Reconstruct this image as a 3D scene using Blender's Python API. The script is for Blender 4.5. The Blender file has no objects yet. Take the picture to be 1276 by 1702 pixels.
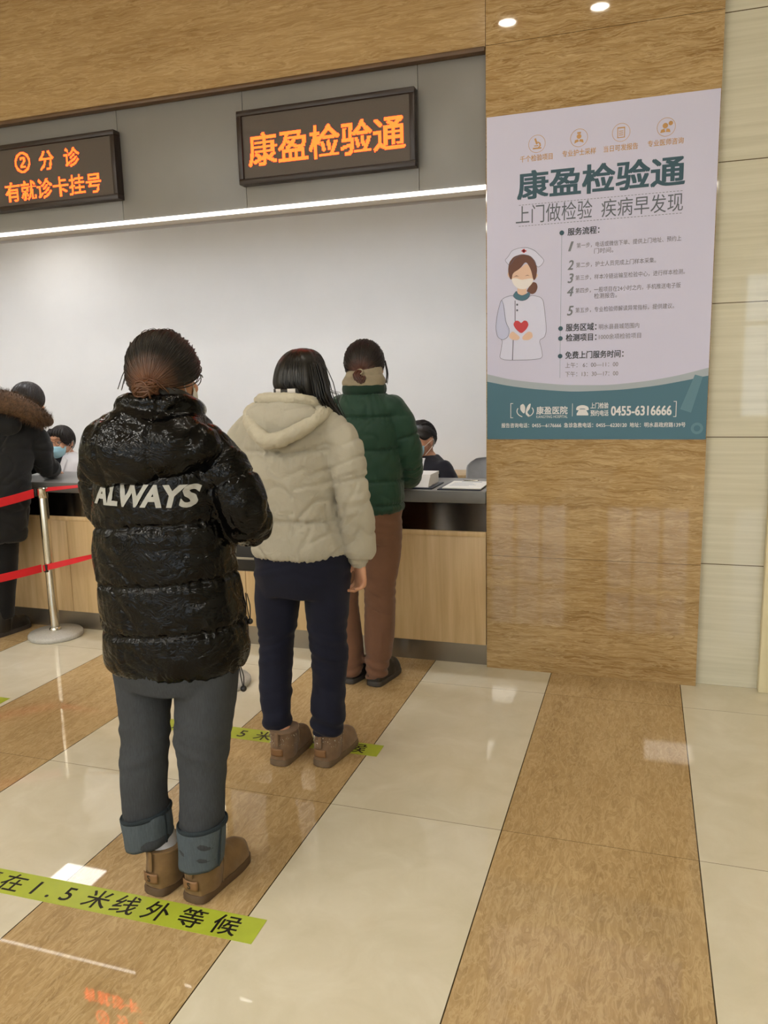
import bpy, bmesh, math, random
import numpy as np
from mathutils import Vector, Matrix
from mathutils.bvhtree import BVHTree

random.seed(7)
rng = np.random.default_rng(7)
scene = bpy.context.scene
COL = scene.collection

# ------------------------------------------------------------------ camera
CAM_H = 1.47
cam_d = bpy.data.cameras.new('camera')
cam = bpy.data.objects.new('camera', cam_d)
COL.objects.link(cam)
yaw, pitch, roll = -0.320127, 0.166402, 0.0237938
cy_, sy_, cp_, sp_ = math.cos(yaw), math.sin(yaw), math.cos(pitch), math.sin(pitch)
fwd = Vector((sy_ * cp_, cy_ * cp_, -sp_))
rgt = Vector((cy_, -sy_, 0))
dwn = fwd.cross(rgt)
r2 = rgt * math.cos(roll) + dwn * math.sin(roll)
d2 = -rgt * math.sin(roll) + dwn * math.cos(roll)
M = Matrix((r2, -d2, -fwd)).transposed().to_4x4()
M.translation = (0, 0, CAM_H)
cam.matrix_world = M
cam_d.sensor_fit = 'HORIZONTAL'
cam_d.sensor_width = 36.0
cam_d.lens = 1311.65 * 36.0 / 1276.0
cam_d.clip_start = 0.05
scene.camera = cam

# ------------------------------------------------------------------ world, exposure
world = bpy.data.worlds.new('world')
scene.world = world
world.use_nodes = True
world.node_tree.nodes['Background'].inputs[0].default_value = (0.80, 0.90, 1.0, 1)
world.node_tree.nodes['Background'].inputs[1].default_value = 1.6
scene.view_settings.view_transform = 'Standard'
scene.view_settings.look = 'None'
scene.view_settings.gamma = 1.0
scene.view_settings.exposure = 1.37
scene.view_settings.use_curve_mapping = False
HALL_PANEL = 12.0      # emission of the hall's ceiling panels
DOWNLIGHT = 60.0      # emission of the small downlights
BOOTH_FILL = 14.0     # emission of the unseen fill strips added above the counter
BOOTH_PANEL = 4.0
LED_GLOW = 5.0
scene.cycles.max_bounces = 8
scene.cycles.diffuse_bounces = 4
scene.cycles.glossy_bounces = 4
scene.cycles.sample_clamp_indirect = 6.0
scene.cycles.use_denoising = True

# ------------------------------------------------------------------ materials
def lin(c):
    return tuple(((v / 255.0) / 12.92 if v / 255.0 <= 0.04045 else ((v / 255.0 + 0.055) / 1.055) ** 2.4) for v in c) + (1.0,)

class NT:
    def __init__(s, name):
        s.m = bpy.data.materials.new(name)
        s.m.use_nodes = True
        s.t = s.m.node_tree
        s.b = s.t.nodes['Principled BSDF']
    def n(s, typ, **kw):
        nd = s.t.nodes.new(typ)
        for k, v in kw.items():
            setattr(nd, k, v)
        return nd
    def l(s, a, b):
        s.t.links.new(a, b)
    def val(s, sock, v):
        if hasattr(v, 'is_output'):
            s.l(v, sock)
        else:
            sock.default_value = v
    def math(s, op, a, b=0.0, c=None):
        nd = s.n('ShaderNodeMath', operation=op)
        s.val(nd.inputs[0], a); s.val(nd.inputs[1], b)
        if c is not None:
            s.val(nd.inputs[2], c)
        return nd.outputs[0]
    def mix(s, f, a, b):
        nd = s.n('ShaderNodeMix', data_type='RGBA')
        s.val(nd.inputs[0], f); s.val(nd.inputs[6], a); s.val(nd.inputs[7], b)
        return nd.outputs[2]
    def coord(s, kind='Object', scale=(1, 1, 1), loc=(0, 0, 0)):
        tc = s.n('ShaderNodeTexCoord')
        mp = s.n('ShaderNodeMapping')
        mp.inputs['Scale'].default_value = scale
        mp.inputs['Location'].default_value = loc
        s.l(tc.outputs[kind], mp.inputs[0])
        return mp.outputs[0]
    def noise(s, vec, scale, detail=4, rough=0.55, dist=0.0):
        nd = s.n('ShaderNodeTexNoise')
        nd.inputs['Scale'].default_value = scale
        nd.inputs['Detail'].default_value = detail
        nd.inputs['Roughness'].default_value = rough
        nd.inputs['Distortion'].default_value = dist
        if vec is not None:
            s.l(vec, nd.inputs['Vector'])
        return nd.outputs[0]
    def ramp(s, f, stops):
        nd = s.n('ShaderNodeValToRGB')
        e = nd.color_ramp.elements
        while len(e) < len(stops):
            e.new(0.5)
        for k, (p, c) in enumerate(stops):
            e[k].position = p; e[k].color = c
        s.l(f, nd.inputs[0])
        return nd.outputs[0]
    def bump(s, h, strength=0.3, dist=0.01):
        nd = s.n('ShaderNodeBump')
        nd.inputs['Strength'].default_value = strength
        nd.inputs['Distance'].default_value = dist
        s.l(h, nd.inputs['Height'])
        s.l(nd.outputs[0], s.b.inputs['Normal'])
    def set(s, **kw):
        names = dict(base='Base Color', rough='Roughness', metal='Metallic', spec='Specular IOR Level', coat='Coat Weight',
                     coatr='Coat Roughness', sheen='Sheen Weight', emis='Emission Color', estr='Emission Strength', aniso='Anisotropic',
                     sss='Subsurface Weight', alpha='Alpha', trans='Transmission Weight', ior='IOR')
        for k, v in kw.items():
            s.val(s.b.inputs[names[k]], v)
        return s

def plain(name, rgb, rough=0.5, metal=0.0, spec=0.5, var=0.0, vscale=20, bump=0.0, bscale=200, **kw):
    m = NT(name)
    m.set(rough=rough, metal=metal, spec=spec, **kw)
    c = lin(rgb)
    if var > 0:
        f = m.noise(m.coord(), vscale, 5)
        d = tuple(max(0, x * (1 - var)) for x in c[:3]) + (1,)
        u = tuple(min(1, x * (1 + var)) for x in c[:3]) + (1,)
        m.set(base=m.ramp(f, [(0.3, d), (0.7, u)]))
    else:
        m.set(base=c)
    if bump > 0:
        m.bump(m.noise(m.coord(), bscale, 3), bump, 0.003)
    return m.m

def glow(name, rgb, strength):
    m = NT(name)
    m.set(base=(0.0, 0.0, 0.0, 1), emis=lin(rgb), estr=strength, rough=0.5)
    return m.m

def stone_brown(m, vec_fine, vec_big, dist=1.1, spread=1.0):
    """travertine colour: soft drifting bands, fine wavy streaks, thin pale veins"""
    f1 = m.noise(vec_fine, 1.0, 9, 0.70, dist)
    f2 = m.noise(vec_big, 1.0, 4, 0.55, 0.6)
    f3 = m.noise(vec_fine, 0.55, 5, 0.6, dist * 1.6)
    s = m.math('ADD', m.math('MULTIPLY', f1, 0.60), m.math('MULTIPLY', f2, 0.40))
    s = m.math('MULTIPLY_ADD', m.math('SUBTRACT', s, 0.5), spread, 0.5)
    c = m.ramp(s, [(0.34, lin((140, 109, 66))), (0.46, lin((168, 137, 92))), (0.54, lin((178, 148, 103))), (0.68, lin((198, 170, 126)))])
    vein = m.math('SUBTRACT', 1.0, m.math('MULTIPLY', m.math('ABSOLUTE', m.math('SUBTRACT', f3, 0.5)), 22.0))
    vein = m.math('MULTIPLY', m.math('MAXIMUM', vein, 0.0), 0.34 * spread)
    c = m.mix(vein, c, lin((216, 192, 150)))
    dk = m.math('SUBTRACT', 1.0, m.math('MULTIPLY', m.math('ABSOLUTE', m.math('SUBTRACT', f3, 0.42)), 26.0))
    dk = m.math('MULTIPLY', m.math('MAXIMUM', dk, 0.0), 0.35 * spread)
    return m.mix(dk, c, lin((128, 98, 58)))

def wavy(m, scale, loc, amp):
    """stretched coordinates whose streaks rise and dip a little"""
    base = m.coord(scale=scale, loc=loc)
    w = m.noise(m.coord(scale=(7, 7, 11)), 1.0, 3)
    cx = m.n('ShaderNodeCombineXYZ'); m.l(m.math('MULTIPLY', m.math('SUBTRACT', w, 0.5), amp), cx.inputs[2])
    ad = m.n('ShaderNodeVectorMath', operation='ADD'); m.l(base, ad.inputs[0]); m.l(cx.outputs[0], ad.inputs[1])
    return ad.outputs[0]

def mat_pillar():
    m = NT('brown_travertine_wall')
    c = stone_brown(m, wavy(m, (8, 8, 96), (0, 0, 0), 3.6), wavy(m, (1.6, 1.6, 15), (3, 1, 2), 1.0), 0.9, 1.25)
    # tile joints every 0.59 m in height
    tc = m.n('ShaderNodeTexCoord'); sp = m.n('ShaderNodeSeparateXYZ'); m.l(tc.outputs['Object'], sp.inputs[0])
    c = m.mix(0.10, c, lin((120, 86, 42)))
    z = m.math('DIVIDE', m.math('ADD', sp.outputs[2], 0.001), 0.5895)
    fr = m.math('ABSOLUTE', m.math('SUBTRACT', m.math('FRACT', m.math('ADD', z, 0.5)), 0.5))
    j = m.math('LESS_THAN', fr, 0.0022)
    m.set(base=m.mix(j, c, lin((96, 74, 44))), rough=0.035, spec=0.5)
    return m.m

def mat_beam():
    m = NT('brown_travertine_beam')
    c = stone_brown(m, wavy(m, (6, 6, 80), (5, 0, 0), 2.6), wavy(m, (1.0, 1.0, 8), (0, 0, 0), 0.8), 0.9, 0.8)
    m.set(base=c, rough=0.16, spec=0.5)
    return m.m

def mat_floor():
    m = NT('floor_tiles')
    tc = m.n('ShaderNodeTexCoord'); sp = m.n('ShaderNodeSeparateXYZ'); m.l(tc.outputs['Object'], sp.inputs[0])
    X, Y = sp.outputs[0], sp.outputs[1]
    u = m.math('DIVIDE', m.math('ADD', X, 1.0115), 0.6045)
    v = m.math('DIVIDE', m.math('SUBTRACT', Y, 2.376), 1.182)
    iu, iv = m.math('FLOOR', u), m.math('FLOOR', v)
    par = m.math('FLOORED_MODULO', iu, 2.0)            # 0 cream, 1 brown
    fu = m.math('ABSOLUTE', m.math('SUBTRACT', m.math('FRACT', m.math('ADD', u, 0.5)), 0.5))
    fv = m.math('ABSOLUTE', m.math('SUBTRACT', m.math('FRACT', m.math('ADD', v, 0.5)), 0.5))
    ju = m.math('LESS_THAN', fu, 0.0030)
    jv = m.math('LESS_THAN', fv, 0.0011)
    cell = m.math('ADD', m.math('MULTIPLY', iu, 7.31), m.math('MULTIPLY', iv, 3.77))
    cx = m.n('ShaderNodeCombineXYZ'); m.l(m.math('ADD', m.math('MULTIPLY', X, 62.0), cell), cx.inputs[0])
    m.l(m.math('MULTIPLY', Y, 17.0), cx.inputs[1]); m.l(cell, cx.inputs[2])
    cb = m.n('ShaderNodeCombineXYZ'); m.l(m.math('ADD', m.math('MULTIPLY', X, 7.0), cell), cb.inputs[0])
    m.l(m.math('MULTIPLY', Y, 1.3), cb.inputs[1]); m.l(cell, cb.inputs[2])
    brown = stone_brown(m, cx.outputs[0], cb.outputs[0], 0.8, 0.95)
    brown = m.mix(0.14, brown, lin((226, 206, 166)))
    cc = m.n('ShaderNodeCombineXYZ'); m.l(m.math('ADD', m.math('MULTIPLY', X, 6.0), cell), cc.inputs[0])
    m.l(m.math('MULTIPLY', Y, 6.0), cc.inputs[1]); m.l(cell, cc.inputs[2])
    cr = m.ramp(m.noise(cc.outputs[0], 1.0, 7, 0.6, 0.6), [(0.3, lin((210, 202, 178))), (0.5, lin((216, 208, 186))), (0.7, lin((222, 215, 195)))])
    base = m.mix(par, cr, brown)
    base = m.mix(m.math('MULTIPLY', jv, 0.75), base, lin((96, 80, 52)))
    base = m.mix(ju, base, lin((62, 48, 28)))
    sm = m.noise(m.coord(scale=(2, 2, 2)), 1.5, 4)
    m.set(base=base, rough=m.math('MULTIPLY_ADD', sm, 0.025, 0.010), spec=0.5)
    return m.m

def mat_white_tile():
    m = NT('cream_wall_tile')
    tc = m.n('ShaderNodeTexCoord'); sp = m.n('ShaderNodeSeparateXYZ'); m.l(tc.outputs['Object'], sp.inputs[0])
    z = m.math('DIVIDE', m.math('ADD', sp.outputs[2], 0.0015), 0.5893)
    fr = m.math('ABSOLUTE', m.math('SUBTRACT', m.math('FRACT', m.math('ADD', z, 0.5)), 0.5))
    j = m.math('LESS_THAN', fr, 0.0035)
    c = m.ramp(m.noise(m.coord(scale=(1.5, 1.5, 55)), 1.0, 6, 0.6), [(0.3, lin((198, 194, 174))), (0.7, lin((214, 210, 192)))])
    m.set(base=m.mix(j, c, lin((92, 80, 56))), rough=0.035, spec=0.5)
    return m.m

def mat_wood():
    m = NT('pale_maple_laminate')
    c = m.ramp(m.noise(m.coord(scale=(26, 26, 1.6)), 1.0, 6, 0.6, 0.5), [(0.3, lin((190, 160, 116))), (0.55, lin((206, 177, 133))), (0.75, lin((216, 190, 148)))])
    m.set(base=c, rough=0.38)
    return m.m

def mat_brushed(name, rgb, rough, scale=(2, 2, 300)):
    m = NT(name)
    n = m.noise(m.coord(scale=scale), 1.0, 3)
    c = lin(rgb)
    m.set(base=c, metal=1.0, rough=m.math('MULTIPLY_ADD', n, 0.12, rough))
    return m.m

def mat_vinyl():
    m = NT('black_glossy_vinyl')
    a = m.noise(m.coord(scale=(1, 1, 1.3)), 15, 3, 0.5, 1.6)
    crease = m.math('ABSOLUTE', m.math('SUBTRACT', a, 0.5))
    b = m.noise(m.coord(scale=(1, 1, 1)), 55, 2, 0.5, 1.0)
    h = m.math('ADD', m.math('MULTIPLY', crease, 1.6), m.math('MULTIPLY', b, 0.16))
    m.bump(h, 0.38, 0.014)
    m.set(base=lin((5, 5, 5)), rough=0.12, spec=0.19)
    return m.m

def mat_cloth(name, rgb, rough=0.85, weave=700, bump=0.25, var=0.12, vscale=9, fold=0.35, fscale=14, sheen=0.15):
    m = NT(name)
    c = lin(rgb)
    f = m.noise(m.coord(), vscale, 5, 0.6)
    d = tuple(x * (1 - var) for x in c[:3]) + (1,); u = tuple(min(1, x * (1 + var)) for x in c[:3]) + (1,)
    m.set(base=m.ramp(f, [(0.3, d), (0.7, u)]), rough=rough, sheen=sheen, spec=0.3)
    h = m.math('ADD', m.math('MULTIPLY', m.noise(m.coord(), weave, 2), 0.12), m.math('MULTIPLY', m.noise(m.coord(), fscale, 4, 0.5, 0.8), fold))
    m.bump(h, bump, 0.02)
    return m.m

def mat_denim(name, rgb):
    m = NT(name)
    c = lin(rgb)
    f = m.noise(m.coord(scale=(60, 60, 8)), 5, 4, 0.6)
    g = m.noise(m.coord(), 5, 3)
    s = m.math('ADD', m.math('MULTIPLY', f, 0.5), m.math('MULTIPLY', g, 0.5))
    m.set(base=m.ramp(s, [(0.3, tuple(x * 0.72 for x in c[:3]) + (1,)), (0.7, tuple(x * 1.3 for x in c[:3]) + (1,))]), rough=0.9, spec=0.2)
    m.bump(m.noise(m.coord(), 900, 2), 0.2, 0.002)
    return m.m

def mat_hair(name, root, tip, G, rad, gloss=0.42):
    """colour runs from root to tip with distance from the gathering point G (dyed ends)"""
    m = NT(name)
    tc = m.n('ShaderNodeTexCoord')
    vm = m.n('ShaderNodeVectorMath', operation='DISTANCE')
    m.l(tc.outputs['Object'], vm.inputs[0]); vm.inputs[1].default_value = G
    nz = m.noise(tc.outputs['Object'], 60, 4)
    d = m.math('ADD', m.math('DIVIDE', vm.outputs['Value'], rad), m.math('MULTIPLY_ADD', nz, 0.5, -0.25))
    m.set(base=m.ramp(d, [(0.25, lin(tip)), (0.95, lin(root))]), rough=gloss, spec=0.5, aniso=0.5)
    return m.m

def mat_skin():
    m = NT('skin')
    c = m.ramp(m.noise(m.coord(), 18, 4), [(0.3, lin((196, 142, 112))), (0.7, lin((218, 168, 138)))])
    m.set(base=c, rough=0.5, sss=0.12, spec=0.4)
    m.b.inputs['Subsurface Radius'].default_value = (0.01, 0.004, 0.002)
    m.bump(m.noise(m.coord(), 350, 3), 0.08, 0.002)
    return m.m

MT = {}
MT['pillar'] = mat_pillar(); MT['beam'] = mat_beam(); MT['floor'] = mat_floor(); MT['wtile'] = mat_white_tile(); MT['wood'] = mat_wood()
MT['white_wall'] = plain('white_paint', (228, 228, 230), 0.6, var=0.02, vscale=3)
MT['ceil'] = plain('ceiling_white', (222, 219, 208), 0.8, var=0.02)
MT['fascia'] = plain('grey_aluminium_panel', (130, 128, 126), 0.38, spec=0.5, var=0.03, vscale=4)
MT['fascia2'] = plain('pale_grey_panel', (150, 146, 138), 0.38, spec=0.5, var=0.03, vscale=4)
MT['trim_white'] = plain('white_lacquer', (225, 222, 212), 0.35, var=0.02)
MT['trim_grey'] = plain('grey_lip', (150, 142, 134), 0.4, var=0.02)
MT['trim_dark'] = plain('dark_stone_edge', (92, 66, 38), 0.35, var=0.1)
MT['door_cream'] = plain('cream_door_paint', (224, 214, 178), 0.4, var=0.02)
MT['steel'] = mat_brushed('brushed_steel', (172, 168, 160), 0.22)
MT['steel_dark'] = mat_brushed('dark_mirror_steel', (104, 96, 88), 0.10)
MT['steel_top'] = plain('grey_laminate_top', (122, 120, 117), 0.32, var=0.05, bump=0.05)
MT['edge_grey'] = plain('dark_grey_edge', (104, 103, 101), 0.35, var=0.04)
MT['kick'] = plain('satin_steel_kick', (150, 142, 130), 0.28, metal=0.85, var=0.05, vscale=3)
MT['chrome'] = mat_brushed('polished_steel', (206, 200, 188), 0.10, (200, 200, 3))
MT['base_grey'] = plain('speckled_grey_base', (186, 184, 178), 0.22, var=0.12, vscale=160)
MT['black_plastic'] = plain('black_plastic', (24, 22, 21), 0.4, var=0.1)
MT['led_frame'] = plain('dark_brown_frame', (40, 27, 22), 0.35, var=0.12, vscale=30)
MT['led_off'] = plain('led_matrix_off', (84, 74, 66), 0.55, var=0.08, vscale=260)
MT['led_on'] = glow('led_orange', (255, 54, 12), LED_GLOW)
MT['strip'] = glow('light_strip_glow', (255, 250, 240), 2.2)
MT['belt'] = mat_cloth('red_belt_webbing', (205, 32, 38), 0.6, 900, 0.15, 0.08, sheen=0.0)
MT['tape'] = plain('yellow_green_tape', (176, 190, 62), 0.3, var=0.05, vscale=14, bump=0.05, bscale=60)
MT['ink'] = plain('black_ink', (26, 24, 22), 0.45)
MT['skin'] = mat_skin()
MT['vinyl'] = mat_vinyl()
MT['silver_print'] = plain('silver_print', (160, 160, 155), 0.5, var=0.08, vscale=60)
MT['jeans'] = mat_denim('dark_grey_denim', (58, 61, 65))
MT['jeans_in'] = mat_denim('pale_denim_inside', (76, 85, 92))
MT['jeans_hem'] = mat_denim('dark_denim_hem', (42, 50, 56))
MT['suede'] = mat_cloth('chestnut_suede', (118, 92, 58), 0.9, 500, 0.2, 0.14, 30)
MT['suede_sole'] = plain('brown_rubber_sole', (84, 64, 44), 0.7, var=0.15, bump=0.1)
MT['suede2'] = mat_cloth('taupe_suede', (122, 98, 76), 0.9, 500, 0.2, 0.14, 30)
MT['sole2'] = plain('taupe_rubber_sole', (104, 86, 66), 0.7, var=0.15, bump=0.1)
MT['label'] = plain('orange_leather_patch', (124, 90, 58), 0.6, var=0.1)
MT['glitter'] = plain('silver_studs', (235, 232, 225), 0.15, metal=1.0)
MT['sock'] = mat_cloth('pale_grey_sock', (196, 196, 200), 0.95)
MT['cream'] = mat_cloth('cream_jacket_cloth', (182, 177, 162), 0.8, 700, 0.6, 0.04, 8, fold=0.6, fscale=22)
MT['cream_fleece'] = mat_cloth('cream_fleece', (190, 184, 166), 0.95, 260, 0.6, 0.06, 20)
MT['navy'] = mat_cloth('navy_trouser_cloth', (21, 24, 42), 0.9, 700, 0.25, 0.2, 9, sheen=0.05)
MT['green'] = mat_cloth('dark_green_quilt', (24, 60, 46), 0.55, 900, 0.3, 0.08, 8)
MT['green_rib'] = mat_cloth('dark_green_collar', (20, 50, 38), 0.8, 500, 0.3, 0.08, 8)
MT['brown_cloth'] = mat_cloth('rust_brown_corduroy', (112, 80, 62), 0.9, 500, 0.35, 0.08, 10)
MT['scarf'] = mat_cloth('beige_knit_scarf', (152, 141, 120), 0.95, 300, 0.5, 0.1, 20)
MT['shoe_black'] = plain('black_leather', (30, 27, 25), 0.4, var=0.1, bump=0.1, bscale=120)
MT['shoe_sole'] = plain('dark_grey_sole', (58, 54, 52), 0.6, var=0.1)
MT['black_cloth'] = mat_cloth('black_parka_cloth', (15, 15, 16), 0.8, 700, 0.4, 0.15, 7)
MT['black_legging'] = mat_cloth('black_leggings', (15, 15, 16), 0.9)
MT['fur'] = plain('brown_fur', (88, 64, 42), 0.8, var=0.5, vscale=55)
MT['fur_dark'] = plain('dark_fur_base', (62, 44, 30), 0.9, var=0.3, vscale=40)
MT['coat_white'] = mat_cloth('white_lab_cloth', (232, 229, 232), 0.8, 800, 0.3, 0.03)
MT['coat_navy'] = mat_cloth('navy_cardigan', (26, 25, 34), 0.9, 500, 0.4, 0.12)
MT['mask_blue'] = mat_cloth('pale_blue_mask', (160, 204, 220), 0.8, 900, 0.1, 0.04)
MT['mask_white'] = plain('white_mask', (226, 226, 222), 0.8)
MT['glass_frame'] = plain('dark_spectacle_frame', (34, 28, 26), 0.3)
MT['eye_white'] = plain('eye_white', (225, 220, 212), 0.2)
MT['eye_dark'] = plain('eye_iris', (30, 20, 15), 0.1)
MT['lip'] = plain('lip', (176, 102, 92), 0.5)
MT['collar_print'] = plain('white_label_print', (215, 210, 206), 0.7)
MT['bag'] = plain('black_bag_leather', (16, 15, 17), 0.45, bump=0.1, bscale=150)
MT['zip'] = plain('pale_zip', (160, 152, 136), 0.4)
MT['paper'] = plain('white_paper', (236, 234, 228), 0.7)
MT['carton'] = plain('white_carton', (228, 225, 222), 0.5)
MT['print_blue'] = plain('blue_grey_print', (150, 160, 176), 0.7)
MT['folder'] = plain('navy_folder', (30, 34, 52), 0.4)
MT['chair_grey'] = mat_cloth('grey_chair_fabric', (186, 186, 186), 0.85)
MT['cabinet'] = mat_wood()
MT['pbg'] = plain('poster_lilac_white', (204, 203, 230), 0.55)
MT['p_title'] = plain('poster_teal_ink', (52, 84, 100), 0.6)
MT['p_sub'] = plain('poster_slate_ink', (92, 98, 112), 0.6)
MT['p_or'] = plain('poster_ochre_ink', (194, 148, 92), 0.6)
MT['p_dark'] = plain('poster_dark_ink', (62, 66, 76), 0.6)
MT['p_num'] = plain('poster_grey_numerals', (120, 124, 134), 0.6)
MT['p_grey'] = plain('poster_grey_ink', (116, 112, 120), 0.6)
MT['p_white'] = plain('poster_white_ink', (222, 222, 226), 0.6)
MT['p_band'] = plain('poster_teal_band', (70, 112, 132), 0.55)
MT['p_band2'] = plain('poster_pale_band', (166, 176, 188), 0.55)
MT['p_tube'] = plain('poster_mid_teal', (92, 132, 150), 0.55)
MT['p_skin'] = plain('poster_skin', (224, 190, 170), 0.6)
MT['p_hair'] = plain('poster_hair', (104, 66, 54), 0.6)
MT['p_coat'] = plain('poster_nurse_white', (212, 214, 240), 0.6)
MT['p_coat2'] = plain('poster_nurse_shade', (194, 198, 230), 0.6)
MT['p_line'] = plain('poster_outline', (92, 96, 120), 0.6)
MT['p_red'] = plain('poster_red', (196, 62, 70), 0.6)
MT['p_mask'] = plain('poster_mask', (232, 226, 226), 0.6)
MT['lamp_body'] = plain('lamp_white_metal', (230, 230, 228), 0.4)
MT['hall_panel'] = glow('hall_panel_glow', (255, 250, 240), HALL_PANEL)
MT['downlight'] = glow('downlight_glow', (255, 246, 230), DOWNLIGHT)
MT['booth_fill'] = glow('booth_fill_glow', (248, 250, 255), BOOTH_FILL)
MT['booth_panel'] = glow('booth_panel_glow', (255, 250, 242), BOOTH_PANEL)
def mat_glass():
    m = NT('window_glass')
    for nd in list(m.t.nodes):
        if nd.type == 'BSDF_PRINCIPLED':
            m.t.nodes.remove(nd)
    tr = m.n('ShaderNodeBsdfTransparent'); gl = m.n('ShaderNodeBsdfGlossy'); gl.inputs['Roughness'].default_value = 0.02
    mx = m.n('ShaderNodeMixShader'); mx.inputs[0].default_value = 0.08
    m.l(tr.outputs[0], mx.inputs[1]); m.l(gl.outputs[0], mx.inputs[2])
    m.l(mx.outputs[0], m.t.nodes['Material Output'].inputs[0])
    return m.m
MT['glass'] = mat_glass()

# ------------------------------------------------------------------ mesh helpers
class Geo:
    def __init__(s):
        s.V = []; s.F = []; s.n = 0; s.mi = []
    def add(s, V, F, mi=0):
        V = np.asarray(V, float).reshape(-1, 3)
        s.V.append(V)
        for f in F:
            s.F.append(tuple(int(i) + s.n for i in f)); s.mi.append(mi)
        s.n += len(V)
        return s
    def arr(s):
        return (np.concatenate(s.V) if s.V else np.zeros((0, 3))), s.F
    def box(s, x0, x1, y0, y1, z0, z1, mi=0, bev=0.0):
        if bev > 0:
            bm = bmesh.new()
            bmesh.ops.create_cube(bm, size=1)
            for v in bm.verts:
                v.co = Vector(((x0 + x1) / 2 + v.co.x * (x1 - x0), (y0 + y1) / 2 + v.co.y * (y1 - y0), (z0 + z1) / 2 + v.co.z * (z1 - z0)))
            bmesh.ops.bevel(bm, geom=bm.edges[:], offset=bev, segments=2, affect='EDGES', profile=0.5)
            bm.verts.index_update()
            s.add([v.co[:] for v in bm.verts], [[v.index for v in f.verts] for f in bm.faces], mi)
            bm.free()
            return s
        V = [(x0, y0, z0), (x1, y0, z0), (x1, y1, z0), (x0, y1, z0), (x0, y0, z1), (x1, y0, z1), (x1, y1, z1), (x0, y1, z1)]
        return s.add(V, [(0, 3, 2, 1), (4, 5, 6, 7), (0, 1, 5, 4), (1, 2, 6, 5), (2, 3, 7, 6), (3, 0, 4, 7)], mi)
    def lathe(s, prof, c=(0, 0, 0), n=48, mi=0, cap=True):
        V = []; F = []
        for r, z in prof:
            for k in range(n):
                a = 2 * math.pi * k / n
                V.append((c[0] + r * math.cos(a), c[1] + r * math.sin(a), c[2] + z))
        for i in range(len(prof) - 1):
            for k in range(n):
                k2 = (k + 1) % n
                F.append((i * n + k, i * n + k2, (i + 1) * n + k2, (i + 1) * n + k))
        if cap:
            F.append(tuple(range(n))[::-1]); F.append(tuple((len(prof) - 1) * n + k for k in range(n)))
        return s.add(V, F, mi)
    def ell(s, c, r, nu=24, nv=16, R=None, mi=0):
        V = []; F = []
        for i in range(nv + 1):
            t = math.pi * i / nv
            for k in range(nu):
                a = 2 * math.pi * k / nu
                V.append((r[0] * math.sin(t) * math.cos(a), r[1] * math.sin(t) * math.sin(a), r[2] * math.cos(t)))
        V = np.array(V)
        if R is not None:
            V = V @ np.array(R).T
        V = V + np.array(c)
        for i in range(nv):
            for k in range(nu):
                k2 = (k + 1) % nu
                F.append((i * nu + k, (i + 1) * nu + k, (i + 1) * nu + k2, i * nu + k2))
        return s.add(V, F, mi)
    def loft(s, rings, n=48, step=0.012, ex=2.25, mi=0):
        """rings: (z, cx, cy, a, b) sorted by z, superellipse cross sections, closed at both ends"""
        R = np.array(rings, float)
        z = R[:, 0]
        m = max(4, int((z[-1] - z[0]) / step))
        zz = np.linspace(z[0], z[-1], m)
        Q = np.stack([pchip(z, R[:, j], zz) for j in range(1, 5)], 1)
        ang = np.linspace(0, 2 * math.pi, n, endpoint=False)
        ca, sa = np.cos(ang), np.sin(ang)
        cx = np.sign(ca) * np.abs(ca) ** (2 / ex); sx = np.sign(sa) * np.abs(sa) ** (2 / ex)
        V = np.zeros((m, n, 3))
        V[:, :, 0] = Q[:, 0:1] + Q[:, 2:3] * cx; V[:, :, 1] = Q[:, 1:2] + Q[:, 3:4] * sx; V[:, :, 2] = zz[:, None]
        F = []
        for i in range(m - 1):
            for k in range(n):
                k2 = (k + 1) % n
                F.append((i * n + k, i * n + k2, (i + 1) * n + k2, (i + 1) * n + k))
        F.append(tuple(range(n))[::-1]); F.append(tuple((m - 1) * n + k for k in range(n)))
        return s.add(V.reshape(-1, 3), F, mi)
    def tube(s, pts, rad, n=16, sub=6, flat=None, up=(0, 0, 1), mi=0, round_ends=True):
        """pts: list of points, rad: radius per point (or (ra, rb)), smooth path"""
        P = np.array(pts, float)
        R = np.array([(r, r) if np.isscalar(r) else r for r in rad], float)
        t = np.arange(len(P), dtype=float)
        tt = np.linspace(0, len(P) - 1, (len(P) - 1) * sub + 1)
        C = np.stack([pchip(t, P[:, j], tt) for j in range(3)], 1)
        RR = np.stack([pchip(t, R[:, j], tt) for j in range(2)], 1)
        T = np.gradient(C, axis=0); T /= np.linalg.norm(T, axis=1)[:, None] + 1e-9
        if round_ends:
            ends0 = [(-0.85, 0.5), (-0.5, 0.84)]
            C0 = [C[0] + T[0] * k * max(RR[0]) * 0.9 for k, q in [(-0.95, 0), (-0.8, 0), (-0.45, 0)]]
            C1 = [C[-1] + T[-1] * k * max(RR[-1]) * 0.9 for k, q in [(0.45, 0), (0.8, 0), (0.95, 0)]]
            C = np.concatenate([C0, C, C1]); T = np.concatenate([[T[0]] * 3, T, [T[-1]] * 3])
            RR = np.concatenate([[RR[0] * 0.25, RR[0] * 0.62, RR[0] * 0.9], RR, [RR[-1] * 0.9, RR[-1] * 0.62, RR[-1] * 0.25]])
        u = np.array(up, float)
        V = []; F = []
        m = len(C)
        for i in range(m):
            u = u - T[i] * (u @ T[i])
            if np.linalg.norm(u) < 1e-4:
                u = np.array((1.0, 0.2, 0)); u = u - T[i] * (u @ T[i])
            u = u / np.linalg.norm(u)
            w = np.cross(T[i], u)
            for k in range(n):
                a = 2 * math.pi * k / n
                V.append(C[i] + w * math.cos(a) * RR[i, 0] + u * math.sin(a) * RR[i, 1])
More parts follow.
